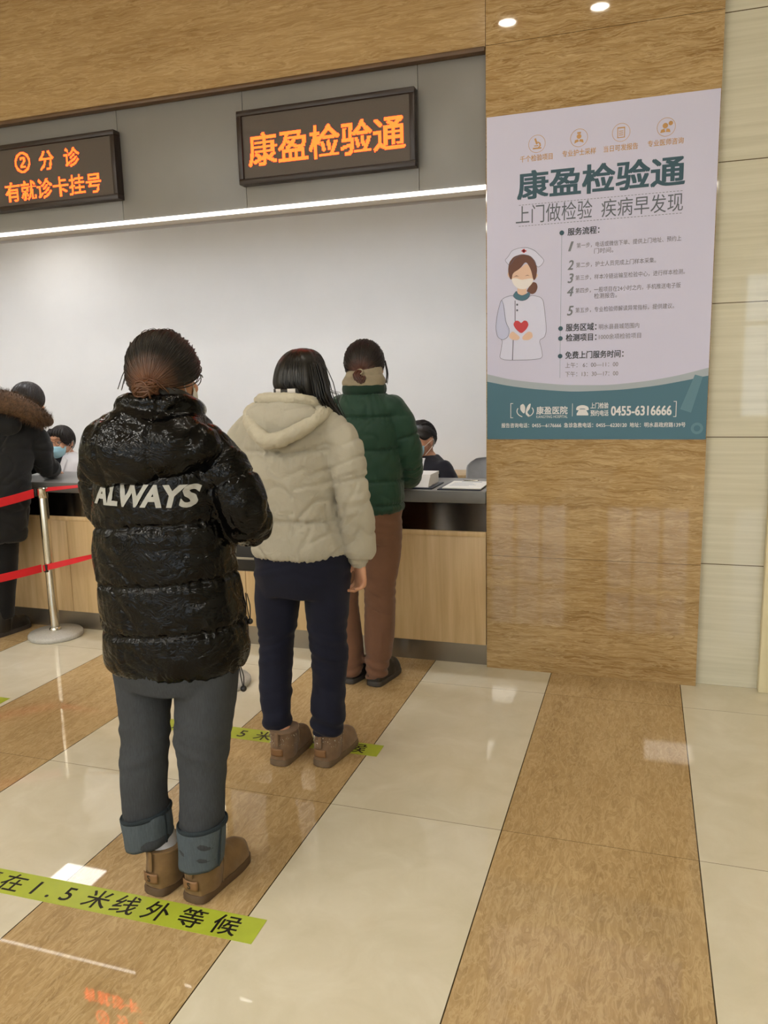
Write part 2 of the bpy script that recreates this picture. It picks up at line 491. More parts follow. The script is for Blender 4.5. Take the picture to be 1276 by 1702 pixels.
        for i in range(m - 1):
            for k in range(n):
                k2 = (k + 1) % n
                F.append((i * n + k, i * n + k2, (i + 1) * n + k2, (i + 1) * n + k))
        F.append(tuple(range(n))[::-1]); F.append(tuple((m - 1) * n + k for k in range(n)))
        return s.add(V, F, mi)
    def poly(s, pts, mi=0):
        return s.add(pts, [tuple(range(len(pts)))], mi)

def pchip(x, y, q):
    x = np.asarray(x, float); y = np.asarray(y, float)
    if len(x) == 2:
        return np.interp(q, x, y)
    h = np.diff(x); d = np.diff(y) / h
    m = np.zeros(len(x))
    for i in range(1, len(x) - 1):
        if d[i - 1] * d[i] > 0:
            w1, w2 = 2 * h[i] + h[i - 1], h[i] + 2 * h[i - 1]
            m[i] = (w1 + w2) / (w1 / d[i - 1] + w2 / d[i])
    m[0], m[-1] = d[0], d[-1]
    k = np.clip(np.searchsorted(x, q) - 1, 0, len(x) - 2)
    t = (q - x[k]) / h[k]
    return (2 * t**3 - 3 * t**2 + 1) * y[k] + (t**3 - 2 * t**2 + t) * h[k] * m[k] + (-2 * t**3 + 3 * t**2) * y[k + 1] + (t**3 - t**2) * h[k] * m[k + 1]

_perm = np.random.default_rng(3).permutation(512)
_grad = np.random.default_rng(4).normal(size=(512, 3)); _grad /= np.linalg.norm(_grad, axis=1)[:, None]
def perlin(P):
    P = np.asarray(P, float)
    i = np.floor(P).astype(int); f = P - i
    u = f * f * f * (f * (f * 6 - 15) + 10)
    out = 0
    for dx in (0, 1):
        for dy in (0, 1):
            for dz in (0, 1):
                h = _perm[(_perm[(_perm[(i[:, 0] + dx) & 511] + i[:, 1] + dy) & 511] + i[:, 2] + dz) & 511]
                g = _grad[h]
                w = (u[:, 0] if dx else 1 - u[:, 0]) * (u[:, 1] if dy else 1 - u[:, 1]) * (u[:, 2] if dz else 1 - u[:, 2])
                out = out + w * ((f - (dx, dy, dz)) * g).sum(1)
    return out * 1.5
def ridged(P):
    return 1 - np.abs(perlin(P)) * 2.2

def mesh_from(name, V, F, mats, smooth=True, mi=None):
    me = bpy.data.meshes.new(name)
    me.from_pydata([tuple(v) for v in V], [], [tuple(f) for f in F])
    for m in (mats if isinstance(mats, (list, tuple)) else [mats]):
        me.materials.append(MT[m] if isinstance(m, str) else m)
    if mi is not None:
        me.polygons.foreach_set('material_index', mi)
    me.polygons.foreach_set('use_smooth', [smooth] * len(me.polygons))
    me.validate(); me.update()
    return me

def link(name, me, parent=None, loc=(0, 0, 0), rotz=0.0):
    o = bpy.data.objects.new(name, me)
    COL.objects.link(o)
    o.location = loc; o.rotation_euler = (0, 0, rotz)
    if parent is not None:
        o.parent = parent
    return o

def obj(name, g, mats, parent=None, loc=(0, 0, 0), rotz=0.0, smooth=True, label=None, auto=None):
    V, F = g.arr() if isinstance(g, Geo) else g
    me = mesh_from(name, V, F, mats, smooth, g.mi if isinstance(g, Geo) and isinstance(mats, (list, tuple)) else None)
    if auto is not None:
        me.set_sharp_from_angle(angle=math.radians(auto))
    o = link(name, me, parent, loc, rotz)
    if label:
        o['label'] = label
    return o

def empty(name, loc=(0, 0, 0), rotz=0.0):
    return link(name, None, None, loc, rotz)

def tag(o, label, cat, group=None, kind=None):
    o['label'] = label; o['category'] = cat
    if group: o['group'] = group
    if kind: o['kind'] = kind
    return o

def struct(name, g, mats, auto=30):
    o = obj(name, g, mats, auto=auto)
    o['kind'] = 'structure'
    return o

def remesh(g, voxel, smooth=3, fac=0.5):
    V, F = g.arr()
    me = bpy.data.meshes.new('tmp')
    me.from_pydata([tuple(v) for v in V], [], F)
    o = bpy.data.objects.new('tmp', me)
    COL.objects.link(o)
    md = o.modifiers.new('r', 'REMESH'); md.mode = 'VOXEL'; md.voxel_size = voxel
    if smooth:
        ms = o.modifiers.new('s', 'SMOOTH'); ms.iterations = smooth; ms.factor = fac
    dg = bpy.context.evaluated_depsgraph_get()
    m2 = bpy.data.meshes.new_from_object(o.evaluated_get(dg))
    V2 = np.zeros(len(m2.vertices) * 3); m2.vertices.foreach_get('co', V2); V2 = V2.reshape(-1, 3)
    N2 = np.zeros(len(m2.vertices) * 3); m2.vertex_normals.foreach_get('vector', N2); N2 = N2.reshape(-1, 3)
    F2 = [tuple(p.vertices) for p in m2.polygons]
    bpy.data.objects.remove(o); bpy.data.meshes.remove(me); bpy.data.meshes.remove(m2)
    return V2, N2, F2

def bold_geo(body, w, shear=0.0):
    """heavier strokes: the glyphs laid over themselves a hair's breadth apart"""
    V, F = text_geo(body, 0.0, shear)
    if w <= 0:
        return V, F
    VV = []; FF = []
    for dx, dy in ((-w, -w), (w, -w), (-w, w), (w, w), (0, 0)):
        FF += [tuple(i + len(VV) * len(V) for i in f) for f in F]
        VV.append(V + (dx, dy * 0.7, len(VV)))      # z: layer number, spaced out by the caller
    return np.concatenate(VV), FF

def text_geo(body, offset=0.0, shear=0.0, res=3):
    cu = bpy.data.curves.new('t', 'FONT')
    cu.body = body; cu.offset = offset; cu.shear = shear; cu.resolution_u = res; cu.fill_mode = 'FRONT'
    o = bpy.data.objects.new('t', cu); COL.objects.link(o)
    dg = bpy.context.evaluated_depsgraph_get()
    me = bpy.data.meshes.new_from_object(o.evaluated_get(dg))
    V = np.array([v.co[:] for v in me.vertices]); F = [tuple(p.vertices) for p in me.polygons]
    bpy.data.objects.remove(o); bpy.data.curves.remove(cu); bpy.data.meshes.remove(me)
    return V, F

# ================================================================== THE ROOM
PW = 3.83            # plane of the pillar face and counter front
HALL_L, HALL_R, HALL_B, CEIL = -8.0, 4.0, -6.0, 3.70
BOOTH_B, BOOTH_C = 5.6, 2.75
struct('floor', Geo().box(HALL_L, HALL_R, HALL_B, BOOTH_B, -0.1, 0.0), 'floor')
struct('ceiling', Geo().box(HALL_L, HALL_R, HALL_B, 4.1, CEIL, CEIL + 0.1), 'ceil')
struct('wall_pillar', Geo().box(-0.733, 0.266, PW, 4.3, 0, CEIL), 'pillar')
# bulkhead of brown stone above the counter, its dark lower edge, grey fascia, light strip
struct('wall_bulkhead', Geo().box(HALL_L, -0.736, PW + 0.004, 4.0, 2.945, CEIL), 'beam')
struct('trim_1', Geo().box(HALL_L, -0.736, PW - 0.012, PW + 0.05, 2.922, 2.944, bev=0.004), 'trim_dark')
g = Geo()
xs = [HALL_L, -6.4, -5.45, -4.55, -3.66, -2.737, -1.985, -1.062, -0.737]
for a, b in zip(xs[:-1], xs[1:]):
    g.box(a + 0.0012, b - 0.0012, PW + 0.03, PW + 0.05, 2.358, 2.922, bev=0.0015)
g.box(HALL_L, -0.737, PW + 0.04, PW + 0.09, 2.358, 2.922)
struct('wall_fascia', g, 'fascia')
struct('trim_2', Geo().box(HALL_L, -0.737, PW + 0.028, PW + 0.10, 2.314, 2.338, bev=0.004), 'trim_grey')
struct('trim_3', Geo().box(-0.745, -0.735, PW + 0.10, PW + 0.13, 0.915, 2.312), 'trim_white')
# booth behind the counter
struct('wall_booth_back', Geo().box(HALL_L, -0.35, BOOTH_B, BOOTH_B + 0.1, 0, BOOTH_C + 0.1), 'white_wall')
struct('wall_booth_right', Geo().box(-0.45, -0.35, 4.3, BOOTH_B, 0, BOOTH_C + 0.1), 'white_wall')
struct('ceiling_booth', Geo().box(HALL_L, -0.35, PW + 0.1, BOOTH_B, BOOTH_C, BOOTH_C + 0.08), 'ceil')
struct('wall_right', Geo().box(0.266, HALL_R, PW + 0.04, PW + 0.2, 0, CEIL), 'wtile')
struct('wall_left', Geo().box(HALL_L - 0.1, HALL_L, HALL_B, BOOTH_B, 0, CEIL), 'wtile')
struct('wall_side', Geo().box(HALL_R, HALL_R + 0.1, HALL_B, 4.0, 0, CEIL), 'wtile')
# cream door jamb at the right edge of the picture
g = Geo(); g.box(0.535, 0.60, PW - 0.012, PW + 0.04, 0, 2.2, bev=0.004); g.box(1.50, 1.565, PW - 0.012, PW + 0.04, 0, 2.2, bev=0.004)
g.box(0.535, 1.565, PW - 0.012, PW + 0.04, 2.2, 2.27, bev=0.004)
struct('trim_4', g, 'door_cream')
d1 = struct('door_1', Geo().box(0.60, 1.50, PW + 0.005, PW + 0.04, 0.005, 2.2, bev=0.003), 'door_cream')
g = Geo(); g.tube([(0.68, PW + 0.0, 1.02), (0.68, PW - 0.05, 1.02), (0.80, PW - 0.05, 1.02)], [0.009] * 3, n=10)
obj('door_handle', g, 'chrome', d1)

# rear wall with tall windows behind the camera
wins = [(-6.6, -5.2), (-4.6, -3.2), (-2.6, -1.2), (-0.6, 0.8), (1.4, 2.8)]
g = Geo()
Z0, Z1 = 0.7, 3.0
xe = [HALL_L] + [v for w in wins for v in w] + [HALL_R]
for a, b in zip(xe[0::2], xe[1::2]):
    g.box(a, b, HALL_B - 0.2, HALL_B, 0, CEIL)
for a, b in wins:
    g.box(a, b, HALL_B - 0.2, HALL_B, 0, Z0); g.box(a, b, HALL_B - 0.2, HALL_B, Z1, CEIL)
struct('wall_rear', g, 'wtile')
for k, (a, b) in enumerate(wins):
    f = Geo()
    for q in range(4):
        xm = a + 0.03 + (b - a - 0.06) * q / 3
        f.box(xm - 0.03, xm + 0.03, HALL_B - 0.15, HALL_B - 0.09, Z0, Z1)
    for zm in (Z0 + 0.03, 2.2, Z1 - 0.03):
        f.box(a, b, HALL_B - 0.15, HALL_B - 0.09, zm - 0.03, zm + 0.03)
    w = struct('window_%d' % (k + 1), f, 'trim_white')
    obj('pane', Geo().box(a, b, HALL_B - 0.125, HALL_B - 0.115, Z0, Z1), 'glass', w)

# ------------------------------------------------------------------ lamps
def panel_lamp(name, label, x, y, z, w, d, gmat, group, cat='ceiling light'):
    r = empty(name, (x, y, z))
    tag(r, label, cat, group)
    f = Geo()
    t = 0.02
    f.box(-w / 2 - t, w / 2 + t, -d / 2 - t, -d / 2, -0.02, 0); f.box(-w / 2 - t, w / 2 + t, d / 2, d / 2 + t, -0.02, 0)
    f.box(-w / 2 - t, -w / 2, -d / 2, d / 2, -0.02, 0); f.box(w / 2, w / 2 + t, -d / 2, d / 2, -0.02, 0)
    obj('frame', f, 'lamp_body', r, smooth=False)
    obj('diffuser', Geo().box(-w / 2, w / 2, -d / 2, d / 2, -0.012, -0.002), gmat, r, smooth=False)
    return r
for iy, y in enumerate((-4.6, -2.6, -0.7)):
    for ix, x in enumerate((-6.2, -4.2, -2.2, 2.3)):
        panel_lamp('ceiling_panel_light', 'square lit ceiling panel in the hall ceiling', x, y, CEIL, 0.62, 0.62, 'hall_panel', 'hall ceiling panels')
panel_lamp('ceiling_panel_light', 'square lit ceiling panel mirrored in the floor before the pillar', 0.44, -3.2, CEIL, 0.62, 0.62, 'hall_panel', None)
def downlight(x, y, label, grp=None):
    r = empty('downlight', (x, y, CEIL))
    tag(r, label, 'ceiling light', grp)
    obj('ring', Geo().lathe([(0.052, -0.001), (0.066, -0.001), (0.066, -0.008), (0.052, -0.012), (0.052, -0.001)], n=32, cap=False), 'lamp_body', r)
    obj('lens', Geo().lathe([(0.004, -0.006), (0.052, -0.006), (0.052, -0.002), (0.004, -0.002)], n=32), 'downlight', r, smooth=False)
downlight(-0.905, 2.20, 'round downlight in front of the stone pillar, left of the pair')
downlight(-0.335, 2.21, 'round downlight in front of the stone pillar, right of the pair')
for k, x in enumerate((-7.2, -5.97, -4.74, -3.51, -2.28, -1.06)):  # added lamps, hidden by the fascia, that brighten the booth's back wall
    panel_lamp('fill_strip', 'unseen slim fill light added above the service counter', x, 4.10, BOOTH_C, 1.1, 0.09, 'booth_fill', 'added fill lights above the counter')
panel_lamp('booth_panel_light', 'small bright panel light in the booth ceiling', -4.58, 5.06, BOOTH_C, 0.42, 0.32, 'booth_panel', None)
s = obj('light_strip', Geo().box(HALL_L, -0.737, PW + 0.026, PW + 0.06, 2.338, 2.358, bev=0.004), 'strip')
tag(s, 'long glowing white light strip along the bottom of the grey fascia', 'light strip')

# ------------------------------------------------------------------ service counter
ct = empty('service_counter', (-4.3, PW, 0))
tag(ct, 'long pale wood service counter with grey top and dark steel band', 'counter')
L0, L1 = HALL_L + 4.3, -0.737 + 4.3
obj('worktop', Geo().box(L0, L1, 0.0, 0.52, 0.848, 0.91, bev=0.004), 'steel_top', ct, auto=30)
obj('front_edge', Geo().box(L0, L1, -0.004, 0.0, 0.850, 0.908, bev=0.0015), 'edge_grey', ct, auto=30, label='grey front edge of the worktop')
obj('steel_band', Geo().box(L0, L1, 0.012, 0.05, 0.705, 0.848), 'steel_dark', ct, smooth=False, label='dark polished steel band under the worktop')
obj('top_rail', Geo().box(L0, L1, 0.004, 0.05, 0.678, 0.705, bev=0.002), 'wood', ct, auto=30)
for a, b in zip([L0, -1.35, 1.01 - 0.0, 2.2], [-1.35, 1.01, 2.2, L1]):
    obj('front_panel', Geo().box(a + 0.0015, b - 0.0015, 0.010, 0.05, 0.112, 0.678, bev=0.0015), 'wood', ct, auto=30)
obj('kick_plate', Geo().box(L0, L1, 0.03, 0.06, 0.0, 0.112), 'kick', ct, smooth=False, label='brushed steel kick plate')
obj('inner_desk', Geo().box(L0, L1, 0.05, 0.62, 0.70, 0.73), 'wood', ct, smooth=False)

# ------------------------------------------------------------------ LED signs
def led_sign(name, label, x0, x1, lines, shown=None):
    r = empty(name, (0, 0, 0))
    tag(r, label, 'LED sign')
    yb, yf = PW + 0.03, PW - 0.028
    z0, z1, t = 2.462, 2.812, 0.026
    r.location = ((x0 + x1) / 2, yb, z0)
    cx = (x0 + x1) / 2
    f = Geo()
    hx = (x1 - x0) / 2
    f.box(-hx, hx, yf - yb, 0, 0, t, bev=0.003); f.box(-hx, hx, yf - yb, 0, z1 - z0 - t, z1 - z0, bev=0.003)
    f.box(-hx, -hx + t, yf - yb, 0, t, z1 - z0 - t, bev=0.003); f.box(hx - t, hx, yf - yb, 0, t, z1 - z0 - t, bev=0.003)
    obj('frame', f, 'led_frame', r, auto=30)
    obj('screen', Geo().box(-hx + t, hx - t, yf - yb + 0.012, -0.002, t, z1 - z0 - t), 'led_off', r, smooth=False)
    pitch = 0.0052
    G = Geo()
    for body, tx0, tx1, tz0, tz1 in lines:
        V, F = bold_geo(body, 0.018)
        bv = BVHTree.FromPolygons([Vector((v[0], v[1], 0)) for v in V], F)
        mn, mx = V.min(0), V.max(0)
        nx = int((tx1 - tx0) / pitch); nz = int((tz1 - tz0) / pitch)
        for i in range(nx):
            for j in range(nz):
                px = mn[0] + (mx[0] - mn[0]) * (i + 0.5) / nx; pz = mn[1] + (mx[1] - mn[1]) * (j + 0.5) / nz
                if bv.ray_cast(Vector((px, pz, 1)), Vector((0, 0, -1)))[0] is not None:
                    X = tx0 - cx + (i + 0.5) * pitch; Z = tz0 - z0 + (j + 0.5) * pitch; q = pitch * 0.44
                    y = yf - yb + 0.011
                    G.add([(X - q, y, Z - q), (X + q, y, Z - q), (X + q, y, Z + q), (X - q, y, Z + q)], [(0, 1, 2, 3)])
    obj('lit_lettering', G, 'led_on', r, smooth=False, label='glowing orange dot lettering')
led_sign('led_sign', 'LED sign showing one line of large orange characters, right', -1.994, -1.064, [('康盈检验通', -1.94, -1.11, 2.545, 2.705)])
led_sign('led_sign', 'LED sign showing two lines of orange characters, left', -3.58, -2.722,
         [('②', -3.39, -3.282, 2.655, 2.765), ('分', -3.225, -3.125, 2.655, 2.757), ('诊', -3.06, -2.955, 2.655, 2.757), ('有就诊卡挂号', -3.475, -2.83, 2.508, 2.612)])

# ------------------------------------------------------------------ poster on the pillar
po = obj('poster', Geo().box(-0.728, 0.263, PW - 0.006, PW - 0.0005, 1.17, 2.64), 'pbg')
po.data.polygons.foreach_set('use_smooth', [False] * len(po.data.polygons))
tag(po, 'large white and teal clinic poster with a nurse drawing on the stone pillar', 'poster')
PF = PW - 0.006
def flat(name, pts, mat, k, label=None):
    g = Geo(); bm = bmesh.new()
    vs = [bm.verts.new((x, PF - 0.00025 * k, z)) for x, z in pts]
    bm.faces.new(vs); bm.normal_update(); bmesh.ops.triangulate(bm, faces=bm.faces[:], ngon_method='EAR_CLIP'); bm.normal_update()
    bm.verts.index_update()
    g.add([v.co[:] for v in bm.verts], [[v.index for v in f.verts] for f in bm.faces]); bm.free()
    return g
def pflat(name, pieces, mat, k):
    G = Geo()
    for pts in pieces:
        q = flat(name, pts, mat, k); V, F = q.arr(); G.add(V, F)
    return obj(name, G, mat, po, smooth=False)
def ptext(s, x0, x1, zc, H, mat, off, k=4):
    V, F = bold_geo(s, off * 0.9, 0.25 if mat == 'p_num' else 0)
    mn, mx = V.min(0), V.max(0)
    hz = H * (0.9 if len(s) > 1 else 1.0)
    cjk = not s[0].isascii()
    zm = (mn[1] + mx[1]) / 2
    W = np.zeros((len(V), 3))
    W[:, 0] = x0 + (V[:, 0] - mn[0]) / (mx[0] - mn[0]) * (x1 - x0)
    W[:, 2] = zc + (V[:, 1] - zm) / max(mx[1] - mn[1], 0.6) * hz
    W[:, 1] = PF - 0.00025 * k - 0.00003 * V[:, 2]
    obj('lettering', (W, F), mat, po, smooth=False)
PTXT=[
 ('康盈检验通', -0.5877, 0.1351, 2.3296, 0.1393, 'title', 0.03),
 ('上门做检验', -0.5926, -0.2511, 2.2018, 0.0887, 'sub', 0),
 ('疾病早发现', -0.212, 0.13, 2.1998, 0.0858, 'sub', 0),
 ('千个检验项目', -0.5745, -0.4289, 2.4436, 0.0308, 'or', 0.012),
 ('专业护士采样', -0.3865, -0.2404, 2.4468, 0.0303, 'or', 0.012),
 ('当日可发报告', -0.2071, -0.063, 2.4479, 0.0298, 'or', 0.012),
 ('专业医师咨询', -0.0233, 0.1232, 2.45, 0.0294, 'or', 0.012),
 ('服务流程：', -0.3578, -0.2179, 2.1104, 0.0365, 'dark', 0.025),
 ('1', -0.3542, -0.3301, 2.0466, 0.0421, 'num', 0.02),
 ('第一步，电话或微信下单、提供上门地址、预约上', -0.3168, 0.1282, 2.0476, 0.0257, 'grey', 0),
 ('门时间。', -0.2396, -0.1561, 2.0192, 0.0261, 'grey', 0),
 ('2', -0.3557, -0.3288, 1.9648, 0.0424, 'num', 0.02),
 ('第二步，护士人员完成上门样本采集。', -0.3181, 0.0267, 1.9622, 0.0261, 'grey', 0),
 ('3', -0.3548, -0.3279, 1.9064, 0.0426, 'num', 0.02),
 ('第三步，样本冷链运输至检验中心，进行样本检测。', -0.3199, 0.1483, 1.9063, 0.026, 'grey', 0),
 ('4', -0.3566, -0.327, 1.8477, 0.0428, 'num', 0.02),
 ('第四步，一般项目在24小时之内，手机推送电子版', -0.3189, 0.133, 1.8494, 0.0262, 'grey', 0),
 ('检测报告。', -0.2357, -0.1358, 1.8219, 0.0264, 'grey', 0),
 ('5', -0.3554, -0.3256, 1.7618, 0.0432, 'num', 0.02),
 ('第五步，专业检验师解读异常指标，提供建议。', -0.3176, 0.1088, 1.7621, 0.0264, 'grey', 0),
 ('服务区域：', -0.3598, -0.2223, 1.6866, 0.0378, 'dark', 0.025),
 ('明水县县城范围内', -0.2116, -0.0361, 1.6836, 0.0267, 'grey', 0),
 ('检测项目：', -0.3591, -0.2214, 1.6406, 0.038, 'dark', 0.025),
 ('1000余项检验项目', -0.2107, -0.0271, 1.6394, 0.0268, 'grey', 0),
 ('免费上门服务时间：', -0.3607, -0.1004, 1.561, 0.038, 'dark', 0.025),
 ('上午： 6：00—11：00', -0.36, -0.123, 1.515, 0.0274, 'grey', 0),
 ('下午：13：30—17：00', -0.3594, -0.122, 1.4739, 0.0274, 'grey', 0),
 ('康盈医院', -0.4917, -0.346, 1.3072, 0.0424, 'white', 0.02),
 ('KANGYING HOSPITAL', -0.4914, -0.3456, 1.2774, 0.0142, 'white', 0.0),
 ('上门检验', -0.2421, -0.1612, 1.3271, 0.0305, 'white', 0.02),
 ('预约电话', -0.2414, -0.1604, 1.2924, 0.0306, 'white', 0.02),
 ('0455-6316666', -0.1497, 0.1146, 1.3016, 0.0492, 'white', 0.03),
 ('报告咨询电话：0455—6176666  急诊急救电话：0455—6230120  地址：明水县政府路139号', -0.6584, 0.1756, 1.2368, 0.0252, 'white', 0.015),
]
PPOL={
 'hat':[(-0.6445, 2.0056), (-0.6286, 2.0189), (-0.6111, 2.0473), (-0.5762, 2.0566), (-0.5414, 2.0566), (-0.5067, 2.0416), (-0.4824, 2.0173), (-0.4599, 1.9932), (-0.4734, 1.9724), (-0.4923, 1.9618), (-0.5151, 2.0112), (-0.5542, 2.0265), (-0.5935, 2.0165), (-0.6197, 1.9785)],
 'hair':[(-0.6195, 1.9206), (-0.6284, 1.9552), (-0.6241, 1.9932), (-0.6022, 2.0197), (-0.563, 2.0288), (-0.5256, 2.0195), (-0.502, 1.9935), (-0.4922, 1.9551), (-0.4988, 1.9133), (-0.51, 1.9055), (-0.5216, 1.957), (-0.5454, 1.9964), (-0.5713, 1.9643), (-0.6064, 1.9453), (-0.6107, 1.9158)],
 'face':[(-0.6195, 1.9206), (-0.6125, 1.9491), (-0.5757, 1.9621), (-0.541, 1.9877), (-0.5216, 1.957), (-0.5101, 1.9182), (-0.4972, 1.9386), (-0.4894, 1.9296), (-0.497, 1.9149), (-0.5126, 1.9099), (-0.5211, 1.8892), (-0.5472, 1.8695), (-0.5753, 1.8736), (-0.6, 1.8938), (-0.6107, 1.9183), (-0.6284, 1.9314), (-0.6302, 1.9485), (-0.6196, 1.9504)],
 'mask':[(-0.6133, 1.9219), (-0.5887, 1.9221), (-0.5649, 1.9122), (-0.5405, 1.9158), (-0.5092, 1.9173), (-0.5142, 1.8956), (-0.5315, 1.8771), (-0.5507, 1.8688), (-0.5797, 1.873), (-0.6018, 1.8922)],
 'neck':[(-0.5841, 1.8758), (-0.542, 1.8734), (-0.54, 1.8461), (-0.5619, 1.8404), (-0.584, 1.8502)],
 'pony':[(-0.5315, 1.8771), (-0.5125, 1.9015), (-0.4951, 1.8945), (-0.4898, 1.8747), (-0.4983, 1.8523), (-0.5139, 1.8446), (-0.5313, 1.8516), (-0.5419, 1.8607)],
 'collar':[(-0.5876, 1.8658), (-0.5822, 1.8501), (-0.5619, 1.8404), (-0.5383, 1.8494), (-0.5314, 1.8575), (-0.5226, 1.8451), (-0.5399, 1.8221), (-0.5618, 1.8173), (-0.5883, 1.8247), (-0.606, 1.8428)],
 'coat':[(-0.606, 1.8471), (-0.5883, 1.8247), (-0.5618, 1.8173), (-0.5399, 1.8221), (-0.5208, 1.8425), (-0.466, 1.8268), (-0.4567, 1.7667), (-0.4472, 1.6807), (-0.4555, 1.6466), (-0.4816, 1.6346), (-0.4698, 1.5952), (-0.4633, 1.5498), (-0.5204, 1.5445), (-0.6698, 1.5472), (-0.659, 1.6016), (-0.6528, 1.641), (-0.6771, 1.655), (-0.6871, 1.6993), (-0.6772, 1.7686), (-0.6593, 1.8327)],
 'sleeve':[(-0.6477, 1.8019), (-0.6386, 1.7234), (-0.6188, 1.6877), (-0.6277, 1.6532), (-0.6528, 1.641), (-0.6771, 1.655), (-0.6871, 1.6993), (-0.6772, 1.7686), (-0.6593, 1.8327)],
 'hand1':[(-0.6188, 1.6703), (-0.6054, 1.6802), (-0.5876, 1.6673), (-0.5697, 1.6509), (-0.5786, 1.6382), (-0.6053, 1.6392), (-0.6232, 1.653)],
 'hand2':[(-0.5609, 1.6506), (-0.5477, 1.6657), (-0.5301, 1.6771), (-0.5143, 1.6705), (-0.5106, 1.6487), (-0.5299, 1.6364), (-0.5564, 1.6374)],
 'heart':[(-0.5654, 1.6664), (-0.5921, 1.691), (-0.6029, 1.7114), (-0.5941, 1.7284), (-0.5781, 1.7277), (-0.5657, 1.715), (-0.5525, 1.7282), (-0.5375, 1.7241), (-0.5304, 1.7065), (-0.5408, 1.6862)],
 'cross1':[(-0.5605, 2.0504), (-0.55, 2.0497), (-0.5499, 2.0329), (-0.5604, 2.0336)],
 'cross2':[(-0.5657, 2.0458), (-0.5431, 2.0442), (-0.543, 2.0374), (-0.5656, 2.039)],
 'button1':[(-0.5891, 1.8058), (-0.5802, 1.8054), (-0.5802, 1.7968), (-0.589, 1.7972)],
 'button2':[(-0.589, 1.78), (-0.5801, 1.7795), (-0.5801, 1.7709), (-0.5889, 1.7713)],
 'eye1':[(-0.6019, 1.928), (-0.5887, 1.934), (-0.5755, 1.9281), (-0.5887, 1.9306)],
 'eye2':[(-0.551, 1.9283), (-0.538, 1.9335), (-0.5267, 1.9285), (-0.538, 1.9309)],
 'placket':[(-0.5962, 1.8208), (-0.5927, 1.8206), (-0.5922, 1.7213), (-0.5958, 1.7215)],
 'hem':[(-0.6044, 1.6435), (-0.6008, 1.6434), (-0.6041, 1.547), (-0.6077, 1.5471)],
 'logoL':[(-0.5681, 1.3331), (-0.5529, 1.3401), (-0.5438, 1.3239), (-0.5455, 1.297), (-0.5526, 1.2926), (-0.568, 1.3107)],
 'logoR':[(-0.5384, 1.3193), (-0.5278, 1.3371), (-0.5171, 1.3414), (-0.5223, 1.3147), (-0.5365, 1.2987), (-0.5167, 1.2789), (-0.5319, 1.279), (-0.5436, 1.2925)],
 'phone':[(-0.3081, 1.308), (-0.304, 1.3228), (-0.2869, 1.3296), (-0.2698, 1.3294), (-0.2526, 1.3222), (-0.248, 1.3073), (-0.2608, 1.3048), (-0.2652, 1.3136), (-0.291, 1.3139), (-0.2951, 1.3052)],
 'phone2':[(-0.2926, 1.3104), (-0.2635, 1.3101), (-0.2511, 1.2899), (-0.251, 1.282), (-0.3042, 1.2824), (-0.3043, 1.2904)],
}

for s, x0, x1, zc, H, m, off in PTXT:
    ptext(s, x0, x1, zc, H, {'title': 'p_title', 'sub': 'p_sub', 'or': 'p_or', 'dark': 'p_dark', 'num': 'p_num', 'grey': 'p_grey', 'white': 'p_white'}[m], off)
b1 = [(-0.728, 1.4831), (-0.6096, 1.4547), (-0.4675, 1.4355), (-0.3285, 1.4235), (-0.1927, 1.4207), (-0.0342, 1.4311), (0.1196, 1.4538), (0.263, 1.4879)]
b2 = [(-0.728, 1.4478), (-0.6095, 1.4235), (-0.4672, 1.4046), (-0.3006, 1.3932), (-0.1387, 1.3968), (0.0184, 1.4101), (0.1458, 1.4299), (0.263, 1.4532)]
def smooth_line(L, n=40):
    x = [p[0] for p in L]; q = np.linspace(x[0], x[-1], n); return list(zip(q, pchip(x, [p[1] for p in L], q)))
def band(L, zb):
    S = smooth_line(L)
    return [[(p[0], zb), (q[0], zb), q, p] for p, q in zip(S[:-1], S[1:])]
pflat('pale_wave', band(b1, 1.385), 'p_band2', 1)
pflat('teal_band', band(b2, 1.1705), 'p_band', 2)
def disc(cx, cz, r, n=28, r2=None):
    if r2 is None:
        return [(cx + r * math.cos(2 * math.pi * k / n), cz + r * math.sin(2 * math.pi * k / n)) for k in range(n)]
def ring(cx, cz, r, r2, n=36):
    out = []
    for k in range(n):
        a, b = 2 * math.pi * k / n, 2 * math.pi * (k + 1) / n
        out.append([(cx + r * math.cos(a), cz + r * math.sin(a)), (cx + r * math.cos(b), cz + r * math.sin(b)), (cx + r2 * math.cos(b), cz + r2 * math.sin(b)), (cx + r2 * math.cos(a), cz + r2 * math.sin(a))])
    return out
def rect(x0, z0, x1, z1):
    return [(x0, z0), (x1, z0), (x1, z1), (x0, z1)]
pflat('test_tube_motif', [[(0.2067, 1.4588), (0.2397, 1.4491), (0.1965, 1.2901), (0.1502, 1.3067)]] + ring(0.2245, 1.2199, 0.026, 0.014), 'p_tube', 3)
dl = []
for zz in (2.2446, 2.1522):
    x = -0.579
    while x < 0.127:
        dl.append(rect(x, zz - 0.0010, x + 0.009, zz + 0.0010)); x += 0.0145
pflat('dashed_rule', dl[:len(dl) // 2], 'p_sub', 4); pflat('dashed_rule', dl[len(dl) // 2:], 'p_sub', 4)
for z in (2.1087, 1.6836, 1.6383, 1.5577):
    pflat('bullet_dot', [disc(-0.3836, z, 0.0105)], 'p_title', 5)
pflat('rule_line', [rect(-0.3845, 1.458, -0.3832, 2.10)], 'p_tube', 4)
ic = [(-0.499, 2.5023), (-0.314, 2.5073), (-0.1349, 2.5098), (0.0508, 2.5107)]
for c in ic:
    pflat('icon_circle', ring(c[0], c[1], 0.038, 0.0362), 'p_or', 4)
I = []
x, z = ic[0]   # microscope
